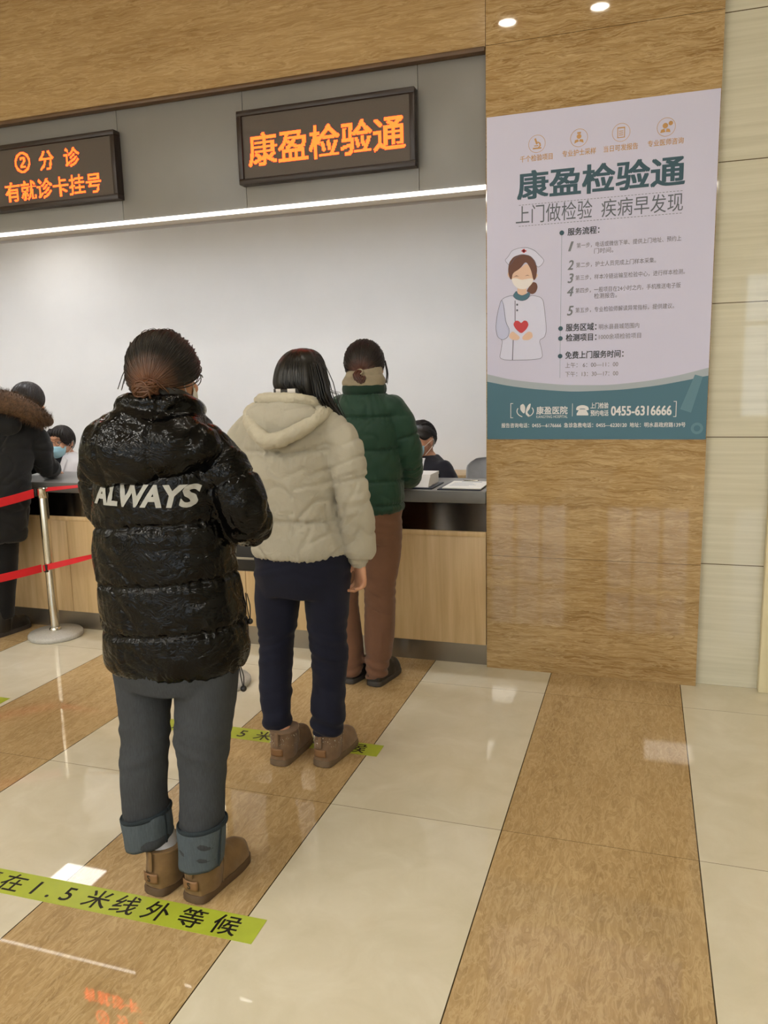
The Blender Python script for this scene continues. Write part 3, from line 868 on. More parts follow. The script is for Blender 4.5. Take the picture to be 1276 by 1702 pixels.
I += [rect(x - 0.018, z - 0.022, x + 0.02, z - 0.016), rect(x - 0.012, z - 0.010, x + 0.006, z - 0.006), [(x - 0.012, z + 0.022), (x - 0.005, z + 0.025), (x + 0.004, z + 0.0), (x - 0.003, z - 0.003)],
      [(x + 0.004, z + 0.010), (x + 0.016, z + 0.002), (x + 0.018, z - 0.010), (x + 0.010, z - 0.016), (x + 0.005, z - 0.016), (x + 0.012, z - 0.008), (x + 0.010, z + 0.0), (x + 0.002, z + 0.005)]]
pflat('microscope_icon', I, 'p_or', 5); I = []
x, z = ic[1]   # nurse
I += [disc(x, z + 0.006, 0.010), rect(x - 0.008, z + 0.017, x + 0.008, z + 0.024), [(x - 0.02, z - 0.022), (x - 0.017, z - 0.008), (x - 0.005, z - 0.006), (x, z - 0.014)], [(x + 0.02, z - 0.022), (x + 0.017, z - 0.008), (x + 0.005, z - 0.006), (x, z - 0.014)]]
pflat('nurse_icon', I, 'p_or', 5); I = []
x, z = ic[2]   # report sheet
I += [rect(x - 0.016, z - 0.022, x - 0.013, z + 0.022), rect(x + 0.013, z - 0.022, x + 0.016, z + 0.022), rect(x - 0.013, z - 0.022, x + 0.013, z - 0.019), rect(x - 0.013, z + 0.017, x + 0.013, z + 0.022)] + [rect(x - 0.009, z + k, x + 0.009, z + k + 0.003) for k in (-0.012, -0.004, 0.004)]
pflat('report_icon', I, 'p_or', 5); I = []
x, z = ic[3]   # doctor with question bubble
I += [disc(x - 0.004, z + 0.006, 0.011), disc(x + 0.018, z + 0.014, 0.009), [(x - 0.024, z - 0.022), (x - 0.02, z - 0.009), (x - 0.008, z - 0.006), (x - 0.003, z - 0.02)], [(x + 0.018, z - 0.022), (x + 0.014, z - 0.009), (x + 0.002, z - 0.006), (x - 0.001, z - 0.02)]]
pflat('doctor_icon', I, 'p_or', 5)
pp = PPOL
def rounded(L, it=2):
    for _ in range(it):
        L = [q for a, b in zip(L, L[1:] + L[:1]) for q in ((a[0] * 0.8 + b[0] * 0.2, a[1] * 0.8 + b[1] * 0.2), (a[0] * 0.2 + b[0] * 0.8, a[1] * 0.2 + b[1] * 0.8))]
    return L
for q in ('hat', 'hair', 'face', 'mask', 'pony', 'collar', 'coat', 'sleeve', 'hand1', 'hand2', 'heart', 'button1', 'button2', 'phone', 'logoL', 'logoR'):
    pp[q] = rounded(pp[q])
nurse = [('nurse_coat', ['coat'], 'p_coat', 4), ('nurse_sleeve', ['sleeve'], 'p_coat2', 5), ('nurse_neck', ['neck'], 'p_skin', 5), ('nurse_collar', ['collar'], 'p_band', 6), ('nurse_hair_tail', ['pony'], 'p_hair', 5),
         ('nurse_face', ['face'], 'p_skin', 6), ('nurse_hat', ['hat'], 'p_coat', 6), ('nurse_hair', ['hair'], 'p_hair', 7), ('nurse_mask', ['mask'], 'p_mask', 8), ('nurse_eye', ['eye1', 'eye2'], 'p_hair', 8),
         ('nurse_hat_cross', ['cross1', 'cross2'], 'p_red', 8), ('nurse_button', ['button1', 'button2', 'placket', 'hem'], 'p_line', 6), ('nurse_hand', ['hand1', 'hand2'], 'p_skin', 7), ('nurse_heart', ['heart'], 'p_red', 8)]
for nm, keys, m, k in nurse:
    for q in keys:
        pflat(nm, [pp[q]], m, k)
# outlines of the drawing
def outline(keys, k=9, w=0.0016):
    out = []
    for q in keys:
        L = pp[q]
        for a, b in zip(L, L[1:] + L[:1]):
            d = np.array(b) - np.array(a); n = np.array((-d[1], d[0])); n = n / (np.linalg.norm(n) + 1e-9) * w / 2
            out.append([tuple(np.array(a) + n), tuple(np.array(b) + n), tuple(np.array(b) - n), tuple(np.array(a) - n)])
    return out
for k, q in enumerate(('coat', 'sleeve', 'hat', 'collar')):
    pflat('nurse_outline', outline([q]), 'p_line', 9 + k)
for x, s in ((-0.6149, 1), (0.1347, -1)):
    pflat('bracket', [rect(min(x, x + s * 0.003), 1.272, max(x, x + s * 0.003), 1.343), rect(min(x, x + s * 0.013), 1.272, max(x, x + s * 0.013), 1.275), rect(min(x, x + s * 0.013), 1.340, max(x, x + s * 0.013), 1.343)], 'p_white', 4)
pflat('divider', [rect(-0.325, 1.278, -0.323, 1.338)], 'p_white', 4)
lg = [pp['logoL'], pp['logoR']]
for a0, a1 in ((150, 250), (290, 395)):
    for k in range(12):
        a, b = math.radians(a0 + (a1 - a0) * k / 12), math.radians(a0 + (a1 - a0) * (k + 1) / 12)
        cx, cz = -0.5445, 1.3045
        lg.append([(cx + 0.041 * math.cos(a), cz + 0.030 * math.sin(a)), (cx + 0.041 * math.cos(b), cz + 0.030 * math.sin(b)), (cx + 0.037 * math.cos(b), cz + 0.026 * math.sin(b)), (cx + 0.037 * math.cos(a), cz + 0.026 * math.sin(a))])
pflat('emblem', lg, 'p_white', 4)
pflat('telephone_symbol', [pp['phone'], pp['phone2']], 'p_white', 4)

# ------------------------------------------------------------------ floor tapes
def tape(label, xr, yc, L, rot, group=None):
    w = 0.098
    r = obj('floor_tape', Geo().box(-L, 0, -w / 2, w / 2, 0.0003, 0.0011), 'tape', None, (xr, yc, 0), rot, smooth=False)
    tag(r, label, 'floor tape', group)
    cs = [('候', -0.0995), ('等', -0.2075), ('外', -0.3165), ('线', -0.4205), ('米', -0.515), ('5', -0.615), ('.', -0.672), ('1', -0.728), ('在', -0.815), ('请', -0.915)]
    G = Geo()
    for ch, x in cs:
        if x - 0.05 < -L:
            continue
        V, F = bold_geo(ch, 0.010)
        mn, mx = V.min(0), V.max(0)
        sc = 0.082
        V = V * sc
        V[:, 0] += x - (mn[0] + mx[0]) / 2 * sc
        V[:, 1] += -0.030
        V[:, 2] = 0.0014 + 0.00004 * V[:, 2] / sc
        obj('character', (V, F), 'ink', r, smooth=False)
tape('yellow-green waiting-line tape on the floor behind the woman in the glossy black coat', -0.952, 1.711, 1.12, 0.020)
tape('yellow-green waiting-line tape on the floor under the boots of the woman in the cream jacket', -0.968, 2.800, 1.02, 0.004)
tape('yellow-green tape end on the floor at the left edge, below the stanchion', -2.856, 2.796, 1.02, 0.004)

# ------------------------------------------------------------------ stanchions and belts
def stanchion(x, y, label):
    r = empty('stanchion', (x, y, 0))
    tag(r, label, 'stanchion', 'queue stanchions')
    obj('base', Geo().lathe([(0.004, 0.0), (0.150, 0.0), (0.156, 0.006), (0.156, 0.022), (0.149, 0.031), (0.06, 0.040), (0.036, 0.042)], n=64), 'base_grey', r)
    obj('pole', Geo().lathe([(0.027, 0.036), (0.027, 0.84), (0.026, 0.845)], n=32), 'chrome', r, auto=40)
    obj('collar', Geo().lathe([(0.034, 0.041), (0.034, 0.05), (0.028, 0.058)], n=32), 'chrome', r, auto=40)
    obj('belt_head', Geo().lathe([(0.028, 0.838), (0.030, 0.842), (0.030, 0.893), (0.024, 0.899)], n=32), 'chrome', r, auto=40)
    obj('belt_slot', Geo().box(-0.034, -0.022, -0.030, 0.030, 0.848, 0.892, bev=0.002), 'black_plastic', r, auto=30)
    obj('belt_clip', Geo().box(-0.012, 0.012, -0.036, -0.024, 0.40, 0.445, bev=0.002), 'black_plastic', r, auto=30)
    return r
stanchion(-3.312, 3.695, 'polished steel stanchion on a grey disc base by the counter, red belts clipped on')
stanchion(-1.965, 3.27, 'polished steel stanchion hidden behind the woman in the glossy black coat')
stanchion(-3.93, 2.66, 'polished steel stanchion standing left of the picture, belts end here')
def belt(label, a, b, w, sag, twist0=0.0, twist1=0.0, n=24):
    a = np.array(a); b = np.array(b)
    d = (b - a); hd = np.array((d[0], d[1], 0)); hd /= np.linalg.norm(hd); side = np.array((-hd[1], hd[0], 0))
    th = 0.0012
    V = []; F = []
    for i in range(n + 1):
        t = i / n
        c = a + d * t - np.array((0, 0, sag * 4 * t * (1 - t)))
        an = math.radians(twist0 + (twist1 - twist0) * t)
        up = np.array((0, 0, 1)) * math.cos(an) + side * math.sin(an); nn = np.cross(hd, up)
        for su, sn in ((-1, -1), (1, -1), (1, 1), (-1, 1)):
            V.append(c + up * su * w / 2 + nn * sn * th)
    for i in range(n):
        for k in range(4):
            k2 = (k + 1) % 4
            F.append((i * 4 + k, i * 4 + k2, (i + 1) * 4 + k2, (i + 1) * 4 + k))
    F.append((3, 2, 1, 0)); F.append((n * 4, n * 4 + 1, n * 4 + 2, n * 4 + 3))
    me = mesh_from('barrier_belt', V, F, 'belt', True); me.set_sharp_from_angle(angle=0.6)
    o = link('barrier_belt', me)
    tag(o, label, 'barrier belt', 'red barrier belts')
belt('red belt from the stanchion head across the back of the black parka', (-3.345, 3.662, 0.868), (-3.93, 2.69, 0.868), 0.050, 0.06)
belt('lower red belt from the middle of the stanchion across the parka wearer\'s legs', (-3.335, 3.655, 0.425), (-3.93, 2.69, 0.425), 0.046, 0.03)
belt('red belt twisting from the stanchion head to the edge of the countertop', (-3.30, 3.70, 0.885), (-3.02, 3.826, 0.905), 0.040, 0.0, 62, 82)
belt('lower red belt from the stanchion to the wooden counter front', (-3.325, 3.655, 0.425), (-2.99, 3.805, 0.50), 0.036, 0.0, 0, 75)

# ------------------------------------------------------------------ things on and behind the counter
def wedge(x0, x1, y0, y1, z0, z1, tx0, tx1, ty0, ty1):
    V = [(x0, y0, z0), (x1, y0, z0), (x1, y1, z0), (x0, y1, z0), (tx0, ty0, z1), (tx1, ty0, z1), (tx1, ty1, z1), (tx0, ty1, z1)]
    return V, [(0, 3, 2, 1), (4, 5, 6, 7), (0, 1, 5, 4), (1, 2, 6, 5), (2, 3, 7, 6), (3, 0, 4, 7)]
fo = obj('folder', Geo().box(-0.085, 0.085, -0.125, 0.125, 0, 0.006, bev=0.0015), 'folder', None, (-1.105, 3.99, 0.911), 0.0, auto=30)
tag(fo, 'dark blue folder lying under the white carton on the counter', 'folder')
bx = empty('carton', (-1.10, 4.0, 0.9175)); tag(bx, 'white carton with a sloping front on the counter beside the green jacket', 'box')
V, F = wedge(-0.062, 0.052, -0.11, 0.11, 0, 0.044, -0.040, 0.052, -0.075, 0.11)
obj('body', (V, F), 'carton', bx, smooth=False)
V, F = wedge(-0.042, 0.054, -0.077, 0.112, 0.044, 0.060, -0.034, 0.054, -0.064, 0.112)
obj('lid', (V, F), 'carton', bx, smooth=False)
cb = empty('clipboard', (-0.875, 4.0, 0.911)); tag(cb, 'dark clipboard holding printed white sheets at the right end of the counter', 'clipboard')
obj('board', Geo().box(-0.115, 0.105, -0.15, 0.15, 0, 0.005, bev=0.0015), 'folder', cb, auto=30)
obj('clip', Geo().box(-0.04, 0.04, 0.125, 0.15, 0.009, 0.018, bev=0.002), 'chrome', cb, auto=30)
sh = empty('paper_sheet', (-0.868, 4.0, 0.9162)); tag(sh, 'printed white sheets lying on the clipboard', 'paper')
obj('sheet', Geo().box(-0.10, 0.10, -0.135, 0.135, 0, 0.005), 'paper', sh, smooth=False)
G = Geo()
for k in range(4):
    G.box(-0.08, 0.02 + 0.015 * (k % 3), 0.05 - 0.035 * k, 0.058 - 0.035 * k, 0.005, 0.0054)
G.box(-0.05, 0.06, 0.095, 0.110, 0.005, 0.0054)
obj('print', G, 'print_blue', sh, smooth=False)
pl = obj('paper_sheet', Geo().box(-0.11, 0.11, -0.08, 0.08, 0, 0.004), 'paper', None, (-3.08, 3.955, 0.911), 0.1, smooth=False)
tag(pl, 'white papers on the counter in front of the clerk with glasses', 'paper')

cab = empty('low_cabinet', (-1.60, 5.44, 0)); tag(cab, 'low pale wood cabinet against the white back wall', 'cabinet')
obj('body', Geo().box(-0.85, 0.85, -0.14, 0.15, 0.0, 0.785), 'cabinet', cab, smooth=False)
obj('top', Geo().box(-0.86, 0.86, -0.16, 0.155, 0.787, 0.81, bev=0.003), 'cabinet', cab, auto=30)
for k in range(4):
    d = obj('door', Geo().box(-0.845 + 0.4235 * k + 0.003, -0.845 + 0.4235 * (k + 1) - 0.006, -0.158, -0.142, 0.06, 0.78, bev=0.002), 'cabinet', cab, auto=30)
    obj('handle', Geo().tube([(-0.47 + 0.4235 * k, -0.158, 0.5), (-0.47 + 0.4235 * k, -0.175, 0.5), (-0.47 + 0.4235 * k, -0.175, 0.6), (-0.47 + 0.4235 * k, -0.158, 0.6)], [0.004] * 4, n=8), 'chrome', d)

def chair(label, x, y, rot, backrest_top=0.95):
    r = empty('office_chair', (x, y, 0), rot); tag(r, label, 'chair', 'grey office chairs')
    obj('seat', remesh_obj(Geo().box(-0.23, 0.23, -0.22, 0.22, 0.345, 0.40, bev=0.025)), 'chair_grey', r)
    g = Geo()
    # slightly curved, rounded back panel
    n, m = 20, 24
    V = []; F = []
    for s in (0, 1):
        for i in range(n + 1):
            v = i / n
            z = 0.52 + (backrest_top - 0.52) * v
            hw = 0.215 * (1 - 0.16 * v) * (1 - max(0, (v - 0.86) / 0.14) ** 2 * 0.35) * (1 - max(0, (0.1 - v) / 0.1) ** 2 * 0.3)
            for k in range(m + 1):
                u = -1 + 2 * k / m
                V.append((u * hw, -0.225 - 0.05 * v + 0.05 * u * u - (0.028 if s else 0) * (1 - u ** 6), z))
    q = (n + 1) * (m + 1)
    for s in (0, 1):
        for i in range(n):
            for k in range(m):
                a = s * q + i * (m + 1) + k
                f = (a, a + 1, a + m + 2, a + m + 1)
                F.append(f if s else f[::-1])
    for i in range(n):
        for k in (0, m):
            a = i * (m + 1) + k
            F.append((a, a + m + 1, a + m + 1 + q, a + q))
    for k in range(m):
        for i in (0, n):
            a = i * (m + 1) + k
            F.append((a, a + 1, a + 1 + q, a + q))
    obj('backrest', (V, F), 'chair_grey', r)
    obj('back_support', Geo().tube([(0, -0.10, 0.34), (0, -0.25, 0.36), (0, -0.285, 0.55), (0, -0.29, 0.68)], [(0.03, 0.008)] * 4, n=10), 'black_plastic', r)
    obj('post', Geo().lathe([(0.025, 0.08), (0.025, 0.347)], n=20), 'chrome', r)
    for k in range(5):
        a = 2 * math.pi * k / 5 + 0.3
        c, s_ = math.cos(a), math.sin(a)
        lg = obj('leg', Geo().tube([(0.02 * c, 0.02 * s_, 0.10), (0.215 * c, 0.215 * s_, 0.075)], [0.022, 0.014], n=8, sub=2), 'black_plastic', r)
        obj('caster', Geo().ell((0.215 * c, 0.215 * s_, 0.028), (0.026, 0.026, 0.028), 12, 8), 'black_plastic', lg)
    return r
def remesh_obj(g):
    return g.arr()
chair('grey office chair standing empty at the pillar end of the counter', -0.835, 4.95, math.radians(208), 0.945)
chair('grey office chair under the clerk in the navy cardigan', -1.28, 4.70, math.radians(150), 0.80)
chair('grey office chair under the clerk with glasses', -3.995, 4.73, math.radians(188), 0.78)

# ================================================================== PEOPLE
def rotx(a): c, s = math.cos(a), math.sin(a); return np.array([[1, 0, 0], [0, c, -s], [0, s, c]])
def roty(a): c, s = math.cos(a), math.sin(a); return np.array([[c, 0, s], [0, 1, 0], [-s, 0, c]])
def rotz(a): c, s = math.cos(a), math.sin(a); return np.array([[c, -s, 0], [s, c, 0], [0, 0, 1]])

class Head:
    """head frame: origin between chin and crown, z up, y towards the face; R turns it, C places it"""
    def __init__(s, C, yaw=0, pitch=0, roll=0, k=1.0):
        s.C = np.array(C, float); s.k = k
        s.R = rotz(math.radians(-yaw)) @ rotx(math.radians(pitch)) @ roty(math.radians(roll))
    def p(s, q):
        return (np.array(q, float) * s.k) @ s.R.T + s.C

def add_head(g, H, neck_to):
    e = lambda c, r: g.ell(H.p(c), tuple(x * H.k for x in r), 28, 20, H.R)
    e((0, -0.012, 0.022), (0.072, 0.090, 0.088))
    e((0, 0.020, -0.020), (0.062, 0.070, 0.075))
    e((0, 0.034, -0.062), (0.046, 0.052, 0.048))
    e((0, 0.060, -0.094), (0.020, 0.020, 0.017))
    e((0, 0.074, 0.034), (0.046, 0.020, 0.022))
    for s in (-1, 1):
        e((s * 0.036, 0.064, -0.028), (0.024, 0.022, 0.020))
        e((s * 0.074, -0.006, -0.012), (0.008, 0.019, 0.031))
        e((s * 0.077, -0.012, 0.004), (0.008, 0.012, 0.016))
    g.tube([H.p((0, 0.088, 0.012)), H.p((0, 0.096, -0.016)), H.p((0, 0.098, -0.032))], [0.006, 0.008, 0.011], n=10)
    for s in (-1, 1):
        e((s * 0.010, 0.089, -0.036), (0.008, 0.009, 0.007))
    g.tube([H.p((-0.022, 0.074, -0.066)), H.p((0, 0.084, -0.063)), H.p((0.022, 0.074, -0.066))], [0.004, 0.007, 0.004], n=8)
    g.tube([H.p((-0.019, 0.074, -0.072)), H.p((0, 0.083, -0.075)), H.p((0.019, 0.074, -0.072))], [0.004, 0.007, 0.004], n=8)
    g.tube([H.p((0, -0.018, -0.03)), H.p((0, -0.026, -0.10)), np.array(neck_to) + (0, 0, 0.02), np.array(neck_to) - (0, 0, 0.05)], [0.052, 0.050, 0.056, 0.075], n=24)

def add_face(H, par):
    """eyes, brows and lips as separate parts"""
    for s in (-1, 1):
        g = Geo().ell(H.p((s * 0.031, 0.0735, 0.004)), (0.0125, 0.0125, 0.0105), 16, 12, H.R)
        eo = obj('eye', g, 'eye_white', par)
        obj('iris', Geo().ell(H.p((s * 0.031, 0.0826, 0.003)), (0.0058, 0.0040, 0.0058), 12, 8, H.R), 'eye_dark', eo)
        g = Geo()
        g.tube([H.p((s * 0.016, 0.084, 0.006)), H.p((s * 0.031, 0.0885, 0.0125)), H.p((s * 0.047, 0.078, 0.006))], [0.002, 0.0032, 0.002], n=8)
        obj('eyelid', g, 'skin', par)
        g = Geo()
        g.tube([H.p((s * 0.014, 0.0905, 0.028)), H.p((s * 0.033, 0.0890, 0.033)), H.p((s * 0.050, 0.0745, 0.027))], [0.0014, 0.0020, 0.0010], n=8)
        obj('eyebrow', g, 'eye_dark', par)
    g = Geo()
    g.tube([H.p((-0.021, 0.078, -0.068)), H.p((0, 0.0895, -0.066)), H.p((0.021, 0.078, -0.068))], [0.002, 0.0045, 0.002], n=8)
    g.tube([H.p((-0.018, 0.079, -0.071)), H.p((0, 0.0895, -0.0745)), H.p((0.018, 0.079, -0.071))], [0.002, 0.0045, 0.002], n=8)
    obj('lips', g, 'lip', par)

def add_hand(g, wrist, d, palm, curl=25, side=1, spread=1.0, k=1.0):
    """wrist point, d = towards the fingers, palm = direction the palm faces; side +1: thumb along d x palm"""
    d = np.array(d, float); d /= np.linalg.norm(d)
    palm = np.array(palm, float); palm -= d * (palm @ d); palm /= np.linalg.norm(palm)
    w = np.cross(d, palm) * side
    W = np.array(wrist, float)
    g.tube([W - d * 0.03, W + d * 0.01, W + d * 0.05, W + d * 0.088], [(0.024, 0.019), (0.027, 0.018), (0.036, 0.016), (0.037, 0.013)], n=16, up=palm)
    for q, (off, L) in enumerate(((0.0285, 0.070), (0.0098, 0.080), (-0.0092, 0.074), (-0.0275, 0.058))):
        p = W + d * (0.082 - abs(off) * 0.10) + w * off
        a = 0.0
        pts = [p - d * 0.012, p]
        for f, c in ((0.46, 0.7), (0.30, 1.1), (0.24, 0.8)):
            a += math.radians(curl) * c
            p = p + (d * math.cos(a) + palm * math.sin(a) + w * off * 0.8 * spread * math.cos(a)) * L * f
            pts.append(p)
        g.tube(pts, [0.0088, 0.0090, 0.0082, 0.0074, 0.0062], n=10, sub=4)
    b = W + d * 0.024 + w * 0.022 + palm * 0.006
    g.tube([b, b + d * 0.022 + w * 0.020 + palm * 0.012, b + d * 0.048 + w * 0.028 + palm * 0.022, b + d * 0.070 + w * 0.026 + palm * 0.030],
           [0.0135, 0.0120, 0.0096, 0.0075], n=10, sub=4)

def limb_seg(P, pts):
    """distance to polyline and arc parameter 0..1"""
    pts = np.array(pts, float)
    seg = np.linalg.norm(np.diff(pts, axis=0), axis=1); tot = seg.sum(); acc = 0
    bd = np.full(len(P), 1e9); bt = np.zeros(len(P))
    for a, b, L in zip(pts[:-1], pts[1:], seg):
        t = np.clip(((P - a) @ (b - a)) / L**2, 0, 1)
        dd = np.linalg.norm(P - (a + t[:, None] * (b - a)), axis=1)
        m = dd < bd
        bd[m] = dd[m]; bt[m] = (acc + t[m] * L) / tot
        acc += L
    return bd, bt

def garment(name, par, mat, rings, arms, voxel=0.007, smooth=4, seams=(), puff=0.0, groove=0.006, gw=0.006, armseams=(), armpuff=0.0,
            wr=0.004, wscale=9.0, fold=0.003, ex=2.25, extra=None, slope=None, seed=0.0, radial=0.0, drag=0.0):
    """upper-body garment: torso loft and sleeves fused into one skin, then quilting, seams and creases pressed into it"""
    g = Geo(); g.loft(rings, ex=ex)
    for pts, rad in arms:
        g.tube(pts, rad, n=28, sub=8)
    if extra:
        extra(g)
    P, N, F = remesh(g, voxel, smooth)
    R = np.array(rings)
    cx, cy, a, b = [np.interp(P[:, 2], R[:, 0], R[:, j]) for j in range(1, 5)]
    mt = np.sqrt(((P[:, 0] - cx) / a)**2 + ((P[:, 1] - cy) / b)**2)
    warm = np.zeros(len(P)); at = np.zeros(len(P))
    for pts, rad in arms:
        dd, tt = limb_seg(P, pts)
        rr = np.interp(tt, np.linspace(0, 1, len(rad)), [r if np.isscalar(r) else max(r) for r in rad])
        q = 1 / (1 + np.exp((dd / rr - np.minimum(mt, 1.6) * 0.98) * 14))
        q *= np.clip((tt - 0.04) / 0.1, 0, 1)
        m = q > warm
        warm[m] = q[m]; at[m] = tt[m]
    zc = P[:, 2] - (slope(P) if slope else 0) + perlin(P * 6 + seed) * 0.004
    def quilt(x, sm, pf, gr, w, L):
        out = np.zeros(len(x)); sm = sorted(sm)
        near = np.full(len(x), 9.0)
        for s0, s1 in zip(sm[:-1], sm[1:]):
            t = (x - s0) / (s1 - s0); m = (t >= 0) & (t <= 1)
            out[m] = pf * np.sin(math.pi * t[m]) ** 0.55
        for s0 in sm:
            dd = np.abs(x - s0) * L
            out -= gr * np.exp(-(dd / w)**2); near = np.minimum(near, dd)
        return out, near
    D = np.zeros(len(P)); near = np.full(len(P), 9.0)
    if len(seams):
        dt, nt = quilt(zc, seams, puff, groove, gw, 1.0)
        D += dt * (1 - warm); near = np.where(warm < 0.5, nt, near)
    if len(armseams):
        da, na = quilt(at + perlin(P * 7 + 3) * 0.012, armseams, armpuff, groove, gw, 0.55)
        D += da * warm; near = np.where(warm >= 0.5, na, near)
    # gathers that radiate from the stitched seams
    ang = np.arctan2(P[:, 1] - cy, P[:, 0] - cx)
    gath = perlin(np.stack([ang * 14 * (1 - warm) + P[:, 0] * 40 * warm, P[:, 2] * 5 * (1 - warm) + P[:, 1] * 40 * warm, at * 6 + seed], 1))
    D += wr * gath * np.exp(-near / 0.03)
    # broad folds, sharp creases
    Q = P * wscale + seed
    Q = Q + 0.6 * np.stack([perlin(Q * 0.5 + 5), perlin(Q * 0.5 + 9), perlin(Q * 0.5 + 13)], 1)
    D += fold * perlin(Q)
    D += fold * 0.7 * (ridged(np.stack([Q[:, 0] * 1.2 + Q[:, 2] * 0.8, Q[:, 1] * 1.2, Q[:, 2] * 1.0 - Q[:, 0] * 0.5], 1)) - 0.6)
    # long diagonal drag folds
    U = np.stack([P[:, 0] * 5 + P[:, 2] * 4 * np.sign(P[:, 0]), P[:, 1] * 5, P[:, 2] * 9 - np.abs(P[:, 0]) * 8 + seed], 1)
    U = U + 0.5 * np.stack([perlin(U * 0.7 + 2), perlin(U * 0.7 + 4), perlin(U * 0.7 + 6)], 1)
    rg = np.clip(1 - np.abs(perlin(U)) * 3.2, 0, 1)
    D -= drag * rg ** 2
    if radial:
        # bunching around the bent elbow
        D += radial * warm * perlin(np.stack([at * 20 + ang * 1.6, ang * 1.5, P[:, 0] * 14 + seed], 1)) * np.exp(-((at - 0.52) / 0.16)**2)
    V = P + N * D[:, None]
    return obj(name, (V, F), mat, par), V, F

def trousers(name, par, mat, legs, hip, voxel=0.007, wr=0.004, bunch=0.006, seed=0.0, knee=0.47):
    g = Geo()
    for L in legs:
        g.loft(L, n=36, ex=2.1)
    g.loft(hip, n=44, ex=2.3)
    P, N, F = remesh(g, voxel, 3)
    z = P[:, 2]
    z0 = min(r[0] for L in legs for r in L)
    ang = P[:, 0] * 9 + P[:, 1] * 6
    low = np.exp(-((z - z0) / 0.13)**2); kn = np.exp(-((z - knee) / 0.09)**2) * 0.6; top = np.exp(-((z - knee - 0.33) / 0.1)**2) * 0.5
    Q = np.stack([ang * 0.5, P[:, 1] * 5, z * 34 + P[:, 0] * 10 * np.sign(P[:, 0]) + seed], 1)
    D = bunch * perlin(Q) * (low + kn + top)
    Q = P * 8 + seed
    D += wr * perlin(np.stack([Q[:, 0] * 1.5, Q[:, 1] * 1.5, Q[:, 2] * 0.6 + Q[:, 0] * 0.5], 1))
    return obj(name, (P + N * D[:, None], F), mat, par)

